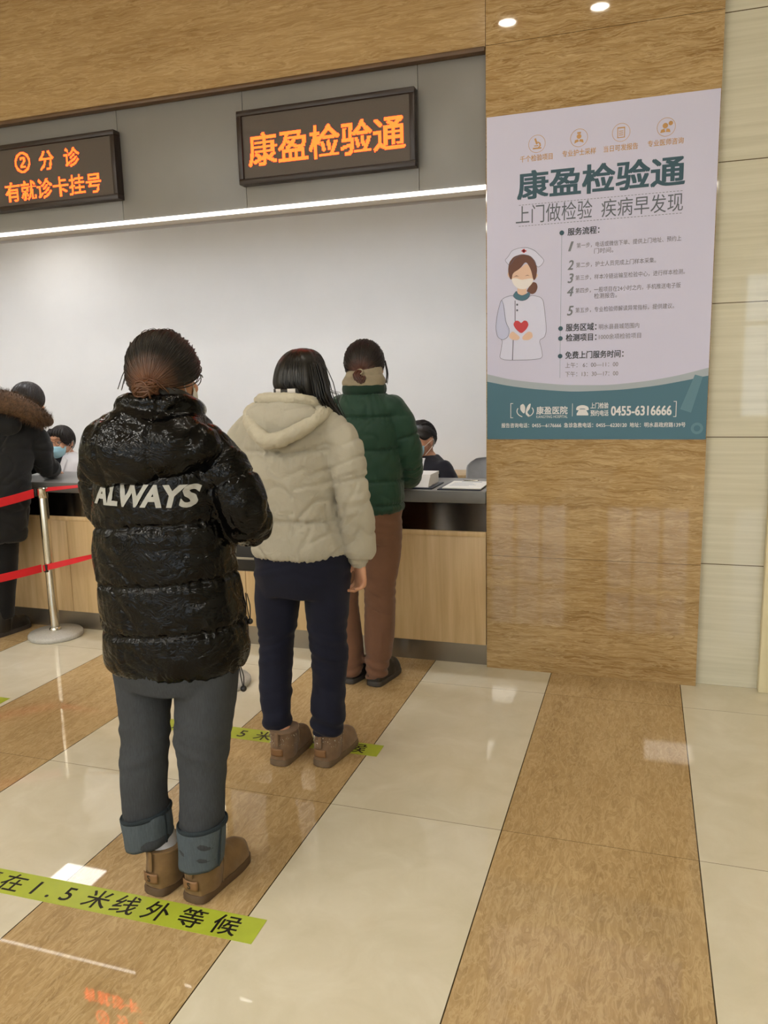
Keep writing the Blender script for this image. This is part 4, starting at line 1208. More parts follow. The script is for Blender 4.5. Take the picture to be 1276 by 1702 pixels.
def boot(name, par, x, y, head, upper, sole, shaft=0.125, k=1.0, low=False, slope=0.0, loc_z=0.0, patch=True, letter=None, studs=False, label=None):
    """x, y = ankle axis in the person's frame; head in degrees turned to the right"""
    g = Geo()
    foot = [(-0.070, 0.030, 0.05), (-0.055, 0.037, 0.062), (0.0, 0.041, 0.070), (0.05, 0.044, 0.068), (0.10, 0.047, 0.055), (0.148, 0.043, 0.045), (0.174, 0.027, 0.032)]
    foot = [(a * k, b * k, c * k) for a, b, c in foot]
    # foot: lofted along y
    m = 30; n = 28
    ys = np.linspace(foot[0][0], foot[-1][0], m)
    hw = pchip([f[0] for f in foot], [f[1] for f in foot], ys); hh = pchip([f[0] for f in foot], [f[2] for f in foot], ys)
    V = []; F = []
    for i in range(m):
        t = i / (m - 1)
        cxo = 0.010 * math.sin(math.pi * min(1, t * 0.9)) * 0
        for q in range(n):
            a = 2 * math.pi * q / n
            s_, c_ = math.sin(a), math.cos(a)
            zz = 0.022 + (hh[i] * (s_ if s_ > 0 else 0) * 1.35 + (s_ * 0.012 if s_ < 0 else 0))
            V.append((cxo + hw[i] * np.sign(c_) * abs(c_) ** 0.85, ys[i], zz))
    for i in range(m - 1):
        for q in range(n):
            q2 = (q + 1) % n
            F.append((i * n + q, i * n + q2, (i + 1) * n + q2, (i + 1) * n + q))
    F.append(tuple(range(n))[::-1]); F.append(tuple((m - 1) * n + q for q in range(n)))
    g.add(V, F)
    if not low:
        g.loft([(0.020, 0, -0.012, 0.046 * k, 0.060 * k), (0.06, 0, -0.012, 0.049 * k, 0.062 * k), (shaft * 0.75, 0, -0.006, 0.052 * k, 0.060 * k), (shaft, 0, -0.004, 0.055 * k, 0.062 * k)], n=32)
    else:
        g.loft([(0.020, 0, -0.012, 0.037 * k, 0.052 * k), (shaft, 0, -0.012, 0.036 * k, 0.052 * k)], n=32)
    P, N, F = remesh(g, 0.0045, 4)
    D = 0.0016 * perlin(P * 30)
    o = obj(name, (P + N * D[:, None], F), upper, par, (x, y, loc_z), math.radians(-head))
    if label: o['label'] = label
    # sole: outline grown from the foot
    S = Geo()
    out = []
    for i in range(m): out.append((hw[i] + 0.004, ys[i]))
    pts = [(w, yy) for w, yy in out] + [(0.014, ys[-1] + 0.009), (-0.014, ys[-1] + 0.009)] + [(-w, yy) for w, yy in reversed(out)] + [(-0.016, ys[0] - 0.008), (0.016, ys[0] - 0.008)]
    nn = len(pts)
    lay = [(0.96, 0.0), (1.0, 0.004), (1.0, 0.020), (0.975, 0.026)]
    V = []
    cyo = sum(p[1] for p in pts) / nn
    for s_, z in lay:
        V += [(p[0] * s_, cyo + (p[1] - cyo) * s_, z) for p in pts]
    F = []
    for i in range(len(lay) - 1):
        for q in range(nn):
            q2 = (q + 1) % nn
            F.append((i * nn + q, i * nn + q2, (i + 1) * nn + q2, (i + 1) * nn + q))
    F.append(tuple(range(nn))[::-1]); F.append(tuple((len(lay) - 1) * nn + q for q in range(nn)))
    S.add(V, F)
    obj('sole', S, sole, o, auto=40)
    bv = BVHTree.FromPolygons([Vector(v) for v in P], [tuple(f) for f in F]) if False else None
    if patch:
        g = Geo()
        # patch follows the rounded heel
        nx, nz = 8, 4
        V = []; F = []
        for j in range(nz + 1):
            for i in range(nx + 1):
                a = math.radians(-90 + (-26 + 52 * i / nx))
                r = 0.0665 * k if not low else 0.056
                V.append((r * 0.86 * math.cos(a), -0.012 + r * math.sin(a) * 1.035, 0.045 + 0.030 * j / nz))
        for j in range(nz):
            for i in range(nx):
                a = j * (nx + 1) + i
                F.append((a, a + 1, a + nx + 2, a + nx + 1))
        po_ = obj('heel_patch', (V, F), 'label', o)
        md = po_.modifiers.new('s', 'SOLIDIFY'); md.thickness = 0.002; md.offset = 1
    g = Geo()
    if not low:
        g.tube([(0, -0.075 * k, 0.085), (0, -0.073 * k, shaft - 0.004)], [(0.009, 0.0025)] * 2, n=8, sub=2, up=(0, 1, 0))
        # side seam and top binding
        for s_ in (-1, 1):
            g.tube([(s_ * 0.0485 * k, 0.012, 0.03), (s_ * 0.0535 * k, 0.012, 0.08), (s_ * 0.0565 * k, 0.010, shaft - 0.004)], [0.0018] * 3, n=6)
        g.tube([(0.056 * k * math.cos(a), -0.004 + 0.063 * k * math.sin(a), shaft - 0.003) for a in np.linspace(0, 2 * math.pi, 25)], [0.0035] * 25, n=8, sub=1, round_ends=False)
        obj('binding', g, upper, o)
    if letter:
        V, F = text_geo(letter, 0.02)
        mn, mx = V.min(0), V.max(0); h = 0.020
        sc = h / (mx[1] - mn[1])
        W = np.stack([(V[:, 0] - (mn[0] + mx[0]) / 2) * sc, np.full(len(V), -0.012 - 0.0665 * k * 1.035 - 0.0030), 0.051 + (V[:, 1] - mn[1]) * sc], 1)
        obj('heel_lettering', (W, F), 'ink', o, smooth=False)
    if studs:
        g = Geo()
        r_ = random.Random(5 + int(x * 100))
        for _ in range(70):
            a = r_.uniform(-math.pi, 0.6); z = r_.uniform(0.075, shaft - 0.012)
            kk = 0.0535 + 0.0028 * (z / shaft)
            g.ell((kk * k * 1.02 * math.cos(a), -0.006 + 0.0632 * k * math.sin(a), z), (0.0017, 0.0017, 0.0017), 8, 6)
        obj('studs', g, 'glitter', o)
    return o

def shell_hair(H, par, mat, rad=(0.082, 0.100, 0.098), cz=0.014, cy=-0.016, gather=None, nstr=260, drop=-0.02, fringe=True, seed=1, bun=None, bunr=0.03, strand_r=0.0011, wild=0.008, name='hair', low=None, back_drop=-0.08):
    """combed hair: a shell around the skull, opened at the face, with fine strands drawn over it"""
    R_ = random.Random(seed)
    nu, nv = 64, 44
    V = []; F = []
    def surf(az, t, lift=1.0):
        # az: 0 = face (+y), t: 0 crown .. 1 hairline
        face = max(0.0, math.cos(az))
        zl = back_drop + (0.058 - back_drop) * (face ** 1.3) if fringe else back_drop
        side = abs(math.sin(az))
        zl = zl + (drop - zl) * max(0, side - 0.55) / 0.45 * (1 if math.cos(az) > -0.3 else 0.4)
        top = cz + rad[2]
        phi_end = math.acos(max(-1, min(1, (zl - cz) / rad[2])))
        ph = phi_end * t
        x = rad[0] * math.sin(ph) * math.sin(az); y = cy + rad[1] * math.sin(ph) * math.cos(az); z = cz + rad[2] * math.cos(ph)
        c = np.array((0, cy, cz)); v = np.array((x, y, z)) - c
        return c + v * lift
    for i in range(nv + 1):
        for k in range(nu):
            az = 2 * math.pi * k / nu
            t = i / nv
            n_ = 1 + 0.012 * float(perlin(np.array([[az * 9, t * 1.5, seed]]))[0])
            if t > 0.93: n_ *= 1 - (t - 0.93) / 0.07 * 0.06
            V.append(H.p(surf(az, t, n_)))
    for i in range(nv):
        for k in range(nu):
            k2 = (k + 1) % nu
            F.append((i * nu + k, i * nu + k2, (i + 1) * nu + k2, (i + 1) * nu + k))
    # inner closing
    base = len(V)
    for k in range(nu):
        az = 2 * math.pi * k / nu
        V.append(H.p(surf(az, 0.99, 0.80)))
    V.append(H.p((0, cy, cz)))
    for k in range(nu):
        k2 = (k + 1) % nu
        F.append((nv * nu + k, nv * nu + k2, base + k2, base + k)); F.append((base + k, base + k2, base + nu))
    G = Geo(); G.add(V, F)
    # strands
    for _ in range(nstr):
        az = R_.uniform(0, 2 * math.pi)
        pts = []
        if gather is None:
            t0 = R_.uniform(0.0, 0.5); t1 = R_.uniform(0.8, 1.05); w = R_.uniform(-0.12, 0.12)
            for q in range(9):
                t = t0 + (t1 - t0) * q / 8
                pts.append(H.p(surf(az + w * math.sin(q * 0.5), min(t, 1.08), 1.008 + R_.uniform(0, 0.012))))
        else:
            t1 = R_.uniform(0.15, 0.98)
            s = surf(az, t1); c = np.array((0, cy, cz)); gp = np.array(gather, float)
            a = s - c; b = gp - c; la, lb = np.linalg.norm(a / rad), np.linalg.norm(b / np.array(rad))
            an, bn = (a / rad) / la, (b / np.array(rad)) / lb
            om = math.acos(max(-1, min(1, an @ bn)))
            if om > 2.6: continue
            lift = 1.004 + R_.uniform(0, 0.015); wob = np.array([R_.gauss(0, wild * 3) for _q in range(3)]); ph_ = R_.uniform(0, 6)
            for q in range(9):
                u = q / 8
                v = (math.sin((1 - u) * om) * an + math.sin(u * om) * bn) / (math.sin(om) + 1e-6)
                v = v / (np.linalg.norm(v) + 1e-9) + wob * math.sin(u * 3.1 + ph_) * (1 - u)
                pts.append(H.p(c + v * np.array(rad) * (lift + (lb - 1) * u * u)))
        r = strand_r * R_.uniform(0.6, 1.5)
        G.tube(pts, [(r * 1.6, r)] * len(pts), n=5, sub=1, round_ends=False)
    o = obj(name, G, mat, par)
    if bun is not None:
        B = Geo()
        for k in range(70):
            a0 = R_.uniform(0, 6.28); tilt = R_.uniform(-0.9, 0.9); rr = bunr * R_.uniform(0.55, 1.0)
            Rm = rotx(tilt) @ roty(R_.uniform(-0.6, 0.6))
            pts = [H.p(np.array(bun) + Rm @ np.array((rr * math.cos(a0 + q * 0.55), rr * 0.8 * math.sin(a0 + q * 0.55), 0.35 * rr * math.sin(q)))) for q in range(8)]
            B.tube(pts, [0.003 * R_.uniform(0.6, 1.2)] * 8, n=6, sub=2)
        B.ell(H.p(bun), (bunr * 0.85, bunr * 0.7, bunr * 0.75), 20, 14, H.R)
        obj('bun', B, mat, o)
    return o

def loose_strands(H, par, mat, paths, n=14, r=0.0009, spread=0.006, seed=2, name='loose_strands'):
    R_ = random.Random(seed); G = Geo()
    for P in paths:
        for _ in range(n):
            d = np.array([R_.gauss(0, spread) for _ in range(3)])
            pts = [H.p(np.array(p) + d * (0.3 + 0.9 * i / len(P)) + np.array([R_.gauss(0, spread * 0.25) for _ in range(3)])) for i, p in enumerate(P)]
            G.tube(pts, [r * R_.uniform(0.7, 1.6)] * len(pts), n=5, sub=3, round_ends=False)
    return obj(name, G, mat, par)

def face_mask(H, par, mat):
    """pleated surgical mask with ear loops"""
    V = []; F = []
    nu, nv = 24, 16
    for i in range(nv + 1):
        v = i / nv
        z = -0.028 - 0.078 * v + 0.0
        for k in range(nu + 1):
            u = -1 + 2 * k / nu
            a = u * math.radians(66)
            bulge = (1 - u * u) ** 0.6
            zz = (-0.030 if v < 0.5 else -0.030) - 0.078 * v * (0.72 + 0.28 * bulge) + 0.012 * (1 - v) * (1 - abs(u)) ** 0.7
            rx, ry = 0.066, 0.086 + 0.030 * math.sin(math.pi * min(1, v * 0.9 + 0.12)) * bulge
            pl = 0.0016 * math.sin(v * math.pi * 6) * (1 - u ** 4)
            V.append(H.p((rx * math.sin(a) * (1 - 0.34 * v ** 3), 0.012 + (ry + pl) * math.cos(a) * (1.0 - 0.08 * v * v), zz - 0.0)))
    for i in range(nv):
        for k in range(nu):
            a = i * (nu + 1) + k
            F.append((a, a + nu + 1, a + nu + 2, a + 1))
    o = obj('face_mask', (V, F), mat, par)
    md = o.modifiers.new('s', 'SOLIDIFY'); md.thickness = 0.002; md.offset = 0
    g = Geo()
    for s in (-1, 1):
        g.tube([H.p((s * 0.061, 0.046, -0.036)), H.p((s * 0.078, 0.012, -0.012)), H.p((s * 0.083, -0.018, 0.0)), H.p((s * 0.080, -0.024, -0.03)), H.p((s * 0.072, 0.0, -0.055)), H.p((s * 0.058, 0.042, -0.088))], [0.0016] * 6, n=6)
    obj('ear_loop', g, 'mask_white', o)
    return o

def glasses(H, par, arms_only=False):
    g = Geo()
    for s in (-1, 1):
        g.tube([H.p((s * 0.031 + 0.020 * math.cos(a), 0.100 - 0.006 * abs(math.cos(a)), 0.002 + 0.018 * math.sin(a))) for a in np.linspace(0, 2 * math.pi, 17)], [0.0014] * 17, n=6, sub=1, round_ends=False)
        g.tube([H.p((s * 0.056, 0.094, 0.008)), H.p((s * 0.072, 0.06, 0.008)), H.p((s * 0.080, 0.0, 0.006)), H.p((s * 0.078, -0.025, -0.004))], [0.0022, 0.0022, 0.0018, 0.0018], n=6)
    g.tube([H.p((-0.01, 0.098, 0.006)), H.p((0, 0.103, 0.009)), H.p((0.01, 0.098, 0.006))], [0.0014] * 3, n=6)
    return obj('glasses', g, 'glass_frame', par)

def body(label, loc, rot, H, neck, torso, arms, legs, hands, group=None, voxel=0.0055):
    """one continuous skin: head, trunk, arms with hands, legs with feet"""
    g = Geo()
    add_head(g, H, neck)
    g.loft(torso, n=36, ex=2.2)
    for pts, rad in arms: g.tube(pts, rad, n=18)
    for pts, rad in legs: g.tube(pts, rad, n=20)
    for h in hands: add_hand(g, *h[0], **h[1])
    P, N, F = remesh(g, voxel, 2, 0.45)
    o = obj('person', (P, F), 'skin', None, loc, rot)
    tag(o, label, 'person', group)
    add_face(H, o)
    return o

def thin(rings, f=0.86, dz=0.0, lo=None):
    return [(r[0] + dz, r[1], r[2], r[3] * f, r[4] * f) for r in rings if lo is None or r[0] >= lo]
def legchain(L, hip, foot_y, ankle=0.07):
    pts = [hip] + [(r[1], r[2], r[0]) for r in sorted(L, reverse=True)][1:]
    pts = [p for p in pts if p[2] > 0.26] 
    lx, ly = pts[-1][0], pts[-1][1]
    pts += [(foot_y[0], foot_y[1], ankle), (foot_y[0] + foot_y[2] * 0.03, foot_y[1] + 0.05, 0.036), (foot_y[0] + foot_y[2] * 0.06, foot_y[1] + 0.10, 0.034)]
    n = len(pts)
    rad = [0.062 - 0.024 * min(1, i / (n - 3)) for i in range(n)]
    rad[-1] = 0.019; rad[-2] = 0.022; rad[-3] = 0.030
    return pts, rad

# ------------------------------------------------------------------ woman in the glossy black coat
B1 = (-1.25, 1.88, 0)
T1 = [(0.660, -0.015, 0.0, 0.165, 0.115), (0.672, -0.016, 0.0, 0.197, 0.142), (0.71, -0.013, 0.0, 0.213, 0.154), (0.748, -0.011, 0.0, 0.214, 0.156), (0.814, -0.012, 0.0, 0.211, 0.154), (0.914, -0.023, 0.0, 0.206, 0.152),
      (1.002, -0.029, 0.0, 0.204, 0.150), (1.088, -0.027, 0.0, 0.200, 0.148), (1.206, -0.020, 0.0, 0.192, 0.142), (1.297, -0.013, 0.0, 0.172, 0.122), (1.339, -0.010, 0.0, 0.150, 0.110), (1.375, -0.008, -0.005, 0.112, 0.090), (1.405, 0.0, -0.005, 0.085, 0.075)]
H1 = Head((-0.010, 0.035, 1.497), yaw=3, pitch=-10)
A1 = [([(0.120, -0.005, 1.300), (0.186, 0.0, 1.222), (0.226, 0.005, 1.130), (0.190, 0.10, 1.075), (0.13, 0.20, 1.085), (0.06, 0.255, 1.10)], [0.068, 0.070, 0.067, 0.064, 0.058, 0.048]),
      ([(-0.150, -0.01, 1.300), (-0.212, 0.0, 1.222), (-0.222, 0.02, 1.125), (-0.190, 0.11, 1.07), (-0.12, 0.21, 1.085), (-0.06, 0.255, 1.10)], [0.068, 0.070, 0.066, 0.064, 0.056, 0.048])]
L1l = [(0.150, -0.106, -0.07, 0.066, 0.062), (0.189, -0.105, -0.07, 0.067, 0.064), (0.241, -0.108, -0.07, 0.067, 0.064), (0.271, -0.110, -0.07, 0.066, 0.063), (0.393, -0.108, -0.06, 0.068, 0.066), (0.472, -0.107, -0.05, 0.070, 0.068), (0.603, -0.109, -0.03, 0.081, 0.079), (0.69, -0.112, -0.02, 0.092, 0.09)]
L1r = [(0.110, 0.074, -0.08, 0.060, 0.058), (0.155, 0.078, -0.08, 0.061, 0.058), (0.217, 0.083, -0.08, 0.063, 0.060), (0.26, 0.088, -0.08, 0.065, 0.062), (0.367, 0.084, -0.06, 0.067, 0.064), (0.488, 0.086, -0.05, 0.077, 0.073), (0.581, 0.091, -0.03, 0.086, 0.082), (0.69, 0.092, -0.02, 0.094, 0.088)]
p1 = body('person in a glossy black padded coat with white lettering, grey jeans and brown boots', B1, 0, H1, (0.0, -0.01, 1.40), thin(T1, 0.80, -0.01, 0.69),
          [([tuple(q) for q in pts], [r * 0.55 for r in rad]) for pts, rad in A1],
          [legchain(L1l, (-0.10, 0, 0.76), (-0.060, -0.055, 0.2)), legchain(L1r, (0.08, 0, 0.76), (0.070, -0.05, 0.3))],
          [(((0.055, 0.262, 1.094), (-0.45, 0.55, 0.62), (-0.6, -0.6, 0.3)), dict(curl=28, side=1)), (((-0.055, 0.262, 1.094), (0.45, 0.55, 0.62), (0.6, -0.6, 0.3)), dict(curl=28, side=-1))])
trousers('jeans', p1, 'jeans', [L1l, L1r], [(0.62, -0.01, -0.02, 0.165, 0.11), (0.70, -0.01, -0.02, 0.185, 0.125), (0.80, -0.01, -0.01, 0.18, 0.12), (0.9, -0.01, 0, 0.16, 0.11)], bunch=0.011, wr=0.006)
jn = [o for o in p1.children if o.name.startswith('jeans')][0]
def cuff(L, z0, z1, tilt, nm='cuff'):
    r = [q for q in L]
    zs = [q[0] for q in sorted(L)]
    def at(z): 
        S = np.array(sorted(L)); return [float(np.interp(z, S[:, 0], S[:, j])) for j in range(1, 5)]
    n = 48
    lay = [(z1 - 0.004, -0.003), (z1, 0.004), (z1 - 0.006, 0.0075), (z1 - 0.03, 0.0065), ((z0 + z1) / 2, 0.0055), (z0 + 0.01, 0.006), (z0, 0.004), (z0 + 0.004, -0.004), ((z0 + z1) / 2, -0.005)]
    V = []; F = []
    for z, off in lay:
        c = at(z)
        for k in range(n):
            a = 2 * math.pi * k / n
            w = 0.0018 * math.sin(3 * a + z * 40) + 0.001 * math.sin(7 * a)
            V.append((c[0] + (c[2] + off + w) * math.cos(a), c[1] + (c[3] + off + w) * math.sin(a), z + tilt * math.cos(a) * (1 if z > (z0 + z1) / 2 else 1.2)))
    m = len(lay)
    for i in range(m):
        i2 = (i + 1) % m
        for k in range(n):
            k2 = (k + 1) % n
            F.append((i * n + k, i * n + k2, i2 * n + k2, i2 * n + k))
    o = obj('cuff', (V, F), 'jeans_in', jn)
    # dark stitched hem along the top of the turn-up
    g = Geo()
    c = at(z1)
    pts = [(c[0] + (c[2] + 0.006) * math.cos(a), c[1] + (c[3] + 0.006) * math.sin(a), z1 - 0.005 + tilt * math.cos(a)) for a in np.linspace(0, 2 * math.pi, 49)]
    g.tube(pts, [(0.0035, 0.0075)] * 49, n=8, sub=1, round_ends=False)
    obj('hem_band', g, 'jeans_hem', o)
    g = Geo(); a = math.radians(-12)
    g.tube([(at(z)[0] + (at(z)[2] + 0.0075) * math.cos(a), at(z)[1] + (at(z)[3] + 0.0075) * math.sin(a), z + tilt) for z in (z0 + 0.004, (z0 + z1) / 2, z1 - 0.006)], [(0.004, 0.0018)] * 3, n=8, sub=2, up=(1, 0, 0))
    obj('side_seam', g, 'jeans_hem', o)
    return o
cuff(L1l, 0.138, 0.238, 0.018)
cuff(L1r, 0.110, 0.243, 0.008)
boot('boot', p1, -0.062, -0.045, 9, 'suede', 'suede_sole', shaft=0.135, letter='S', label='left brown suede ankle boot')
boot('boot', p1, 0.066, -0.042, 7, 'suede', 'suede_sole', shaft=0.135, letter='S', label='right brown suede ankle boot')
g = Geo().tube([(-0.062, -0.052, 0.09), (-0.078, -0.056, 0.15), (-0.095, -0.058, 0.21)], [0.047, 0.046, 0.046], n=24)
obj('sock', g, 'sock', p1)
coat, CV, CF = garment('coat', p1, 'vinyl', T1, A1, voxel=0.0065, seams=[0.655, 0.800, 0.938, 1.098, 1.246, 1.40], puff=0.004, groove=0.0085, gw=0.006, armseams=[0.05, 0.22, 0.40, 0.56, 0.72, 0.86, 0.99], armpuff=0.004,
                       wr=0.009, wscale=9, fold=0.003, radial=0.008, drag=0.0045, slope=lambda P: 0.012 * np.sin((P[:, 0]) * 7), seed=1.7)
# hood lying over the shoulders
hg = Geo()
hg.ell((-0.025, -0.105, 1.300), (0.178, 0.082, 0.098)); hg.ell((-0.120, -0.05, 1.315), (0.105, 0.105, 0.075), R=roty(-0.35)); hg.ell((0.095, -0.05, 1.325), (0.11, 0.105, 0.070), R=roty(0.45))
hg.ell((-0.02, -0.075, 1.372), (0.115, 0.075, 0.055)); hg.ell((-0.105, -0.045, 1.355), (0.115, 0.085, 0.050), R=roty(-0.62)); hg.ell((0.095, -0.035, 1.355), (0.115, 0.085, 0.045), R=roty(0.60)); hg.ell((-0.10, -0.11, 1.275), (0.10, 0.06, 0.075))
hg.tube([(0.085, 0.045, 1.40), (0.098, -0.01, 1.41), (0.062, -0.075, 1.420), (0.0, -0.098, 1.422), (-0.062, -0.078, 1.418), (-0.10, -0.015, 1.405), (-0.09, 0.04, 1.40)], [0.024, 0.028, 0.030, 0.030, 0.030, 0.028, 0.024], n=16)
P, N, F = remesh(hg, 0.006, 5)
Q = P * 9 + 4.0
Q = Q + 0.8 * np.stack([perlin(Q * 0.6), perlin(Q * 0.6 + 7), perlin(Q * 0.6 + 11)], 1)
D = 0.008 * perlin(Q) + 0.006 * (ridged(np.stack([Q[:, 0] * 0.8, Q[:, 1], Q[:, 2] * 1.9], 1)) - 0.6) - 0.007 * np.exp(-((np.abs(P[:, 0] + 0.02) - 0.075) / 0.005)**2) * (P[:, 1] < -0.05)
obj('hood', (P + N * D[:, None], F), 'vinyl', coat, label='glossy black hood lying on the shoulders')
obj('collar', Geo().tube([(0.078, 0.03, 1.415), (0.080, -0.02, 1.432), (0.045, -0.062, 1.446), (0.0, -0.075, 1.448), (-0.045, -0.062, 1.446), (-0.08, -0.02, 1.432)], [(0.006, 0.020)] * 6, n=12), 'black_plastic', coat, label='dark inner collar')
# lettering pressed onto the back
bvh = BVHTree.FromPolygons([Vector(v) for v in CV], [tuple(f) for f in CF])
V, F = text_geo('ALWAYS', 0.042, 0.28)
bm = bmesh.new()
vs = [bm.verts.new(v) for v in V]
for f in F:
    try: bm.faces.new([vs[i] for i in f])
    except ValueError: pass
bmesh.ops.triangulate(bm, faces=bm.faces[:])
for _ in range(4):
    long = [e for e in bm.edges if e.calc_length() > 0.12]
    if not long: break
    bmesh.ops.subdivide_edges(bm, edges=long, cuts=1); bmesh.ops.triangulate(bm, faces=bm.faces[:])
mn, mx = V.min(0), V.max(0)
x0, x1, zt, zb = -0.158, 0.152, 1.219, 1.158
W = []; 
bm.verts.index_update()
for v in bm.verts:
    u = (v.co.x - mn[0]) / (mx[0] - mn[0]); t = (v.co.y - mn[1]) / (mx[1] - mn[1])
    x = x0 + (x1 - x0) * u; z = zb + (zt - zb) * t - 0.006 * u
    hit = bvh.ray_cast(Vector((x, -0.6, z)), Vector((0, 1, 0)))[0]
    W.append((x, (hit.y if hit else -0.15) - 0.0025, z))
FF = [[v.index for v in f.verts] for f in bm.faces]; bm.free()
obj('back_lettering', (W, FF), 'silver_print', coat, label='silver-white slanted block lettering across the back')
# drawcords with toggles at the hem
for (x, y, z, L) in ((0.203, -0.02, 0.692, 0.058), (0.180, 0.08, 0.872, 0.075)):
    g = Geo()
    g.tube([(x, y, z), (x + 0.010, y - 0.004, z - L * 0.5), (x + 0.006, y, z - L)], [0.0017] * 3, n=6); g.tube([(x - 0.008, y + 0.006, z), (x - 0.004, y + 0.004, z - L * 0.5), (x + 0.004, y, z - L)], [0.0017] * 3, n=6)
    dc = obj('drawcord', g, 'black_plastic', coat)
    obj('toggle', Geo().ell((x + 0.005, y, z - L - 0.006), (0.009, 0.009, 0.009), 16, 12), 'black_plastic', dc)
G1 = tuple(H1.p((0.03, -0.112, -0.045)))
MT['hair1'] = mat_hair('dark_hair_with_copper_ends', (22, 17, 15), (100, 60, 32), G1, 0.095)
hr = shell_hair(H1, p1, 'hair1', rad=(0.090, 0.104, 0.104), cz=0.012, cy=-0.012, gather=(0.03, -0.110, -0.05), nstr=1500, drop=0.0, back_drop=-0.085, seed=3, strand_r=0.0008, wild=0.015, bun=(0.032, -0.125, -0.062), bunr=0.034)
loose_strands(H1, hr, 'hair1', [[(-0.085, -0.04, 0.03), (-0.098, -0.05, -0.005), (-0.105, -0.05, -0.04)], [(0.0, -0.11, -0.03), (0.05, -0.118, -0.035), (0.085, -0.09, -0.07)]], n=4, spread=0.009, seed=4)
glasses(H1, p1)
face_mask(H1, p1, 'mask_white')

# ------------------------------------------------------------------ woman in the cream jacket
B2 = (-1.21, 2.72, 0)
T2 = [(0.805, -0.038, 0.0, 0.165, 0.115), (0.818, -0.036, 0.0, 0.185, 0.132), (0.843, -0.035, 0.0, 0.190, 0.136), (0.89, -0.041, 0.0, 0.188, 0.136), (0.961, -0.052, 0.0, 0.180, 0.132), (1.03, -0.060, 0.0, 0.178, 0.130), (1.122, -0.064, 0.0, 0.186, 0.134),
      (1.213, -0.060, 0.0, 0.190, 0.132), (1.28, -0.054, 0.0, 0.176, 0.120), (1.325, -0.048, 0.0, 0.148, 0.106), (1.365, -0.036, 0.0, 0.108, 0.090), (1.395, -0.03, 0.0, 0.085, 0.075)]
H2 = Head((-0.018, 0.055, 1.474), yaw=-6, pitch=-22)
A2 = [([(0.095, 0.0, 1.300), (0.152, 0.0, 1.235), (0.185, -0.01, 1.09), (0.200, 0.0, 0.95), (0.202, 0.02, 0.845), (0.194, 0.025, 0.800)], [0.066, 0.069, 0.063, 0.064, 0.062, 0.042]),
      ([(-0.205, 0.0, 1.290), (-0.262, 0.0, 1.215), (-0.285, 0.0, 1.08), (-0.282, 0.03, 1.04), (-0.278, 0.05, 1.0), (-0.276, 0.055, 0.985)], [0.070, 0.074, 0.067, 0.064, 0.058, 0.042])]
L2l = [(0.125, -0.130, -0.06, 0.054, 0.056), (0.176, -0.137, -0.06, 0.059, 0.060), (0.239, -0.145, -0.05, 0.062, 0.062), (0.355, -0.15, -0.03, 0.066, 0.066), (0.48, -0.145, -0.01, 0.072, 0.072), (0.61, -0.142, 0.0, 0.088, 0.088), (0.695, -0.131, 0.0, 0.095, 0.096), (0.835, -0.127, 0, 0.090, 0.09)]
L2r = [(0.125, 0.078, -0.06, 0.056, 0.056), (0.15, 0.080, -0.06, 0.063, 0.062), (0.213, 0.078, -0.05, 0.067, 0.067), (0.307, 0.076, -0.03, 0.064, 0.064), (0.42, 0.078, -0.02, 0.070, 0.070), (0.502, 0.070, -0.01, 0.072, 0.072), (0.599, 0.069, 0.0, 0.085, 0.085), (0.686, 0.069, 0.0, 0.091, 0.091), (0.827, 0.063, 0, 0.096, 0.096)]
p2 = body('person with loose black hair in a cream hooded jacket and navy trousers', B2, 0, H2, (-0.03, 0.0, 1.38), thin(T2, 0.80, -0.01, 0.843),
          [([tuple(q) for q in pts], [r * 0.55 for r in rad]) for pts, rad in A2],
          [legchain(L2l, (-0.12, 0, 0.86), (-0.10, -0.085, 0.1)), legchain(L2r, (0.06, 0, 0.86), (0.078, -0.045, 0.3))],
          [(((0.196, 0.028, 0.802), (0.02, 0.05, -1), (-0.6, -0.75, 0.0)), dict(curl=40, side=1)), (((-0.275, 0.058, 0.985), (0.0, 0.1, -1), (1, 0.2, 0.1)), dict(curl=60, side=-1))], voxel=0.0042)
trousers('trousers', p2, 'navy', [L2l, L2r], [(0.66, -0.035, 0.0, 0.178, 0.115), (0.74, -0.035, 0.0, 0.188, 0.13), (0.86, -0.035, 0.0, 0.175, 0.12)], bunch=0.017, wr=0.006, seed=3.3)
boot('boot', p2, -0.100, -0.072, 2, 'suede2', 'sole2', shaft=0.132, studs=True, label='left taupe suede boot with silver studs')
boot('boot', p2, 0.072, -0.035, 8, 'suede2', 'sole2', shaft=0.132, studs=True, label='right taupe suede boot with silver studs')
jk, JV, JF = garment('jacket', p2, 'cream', T2, A2, voxel=0.0065, seams=[0.800, 0.958, 1.218, 1.40], puff=0.006, groove=0.010, gw=0.007, armseams=[0.02, 0.42, 0.985], armpuff=0.007, wr=0.009, wscale=9, fold=0.006, radial=0.012, drag=0.008, seed=8.1)
hg = Geo()
hg.ell((-0.045, -0.085, 1.335), (0.150, 0.075, 0.080)); hg.ell((-0.045, -0.045, 1.375), (0.125, 0.075, 0.04))
P, N, F = remesh(hg, 0.006, 4)
Q = P * 10 + 2
D = 0.006 * perlin(Q) - 0.008 * np.clip(1 - np.abs(perlin(Q * np.array((0.7, 1, 1.7)) + 3)) * 3, 0, 1) - 0.003 * np.exp(-((np.abs(P[:, 0] + 0.045) - 0.035) / 0.003)**2)
hd = obj('hood', (P + N * D[:, None], F), 'cream', jk, label='cream hood lying on the upper back')
g = Geo()
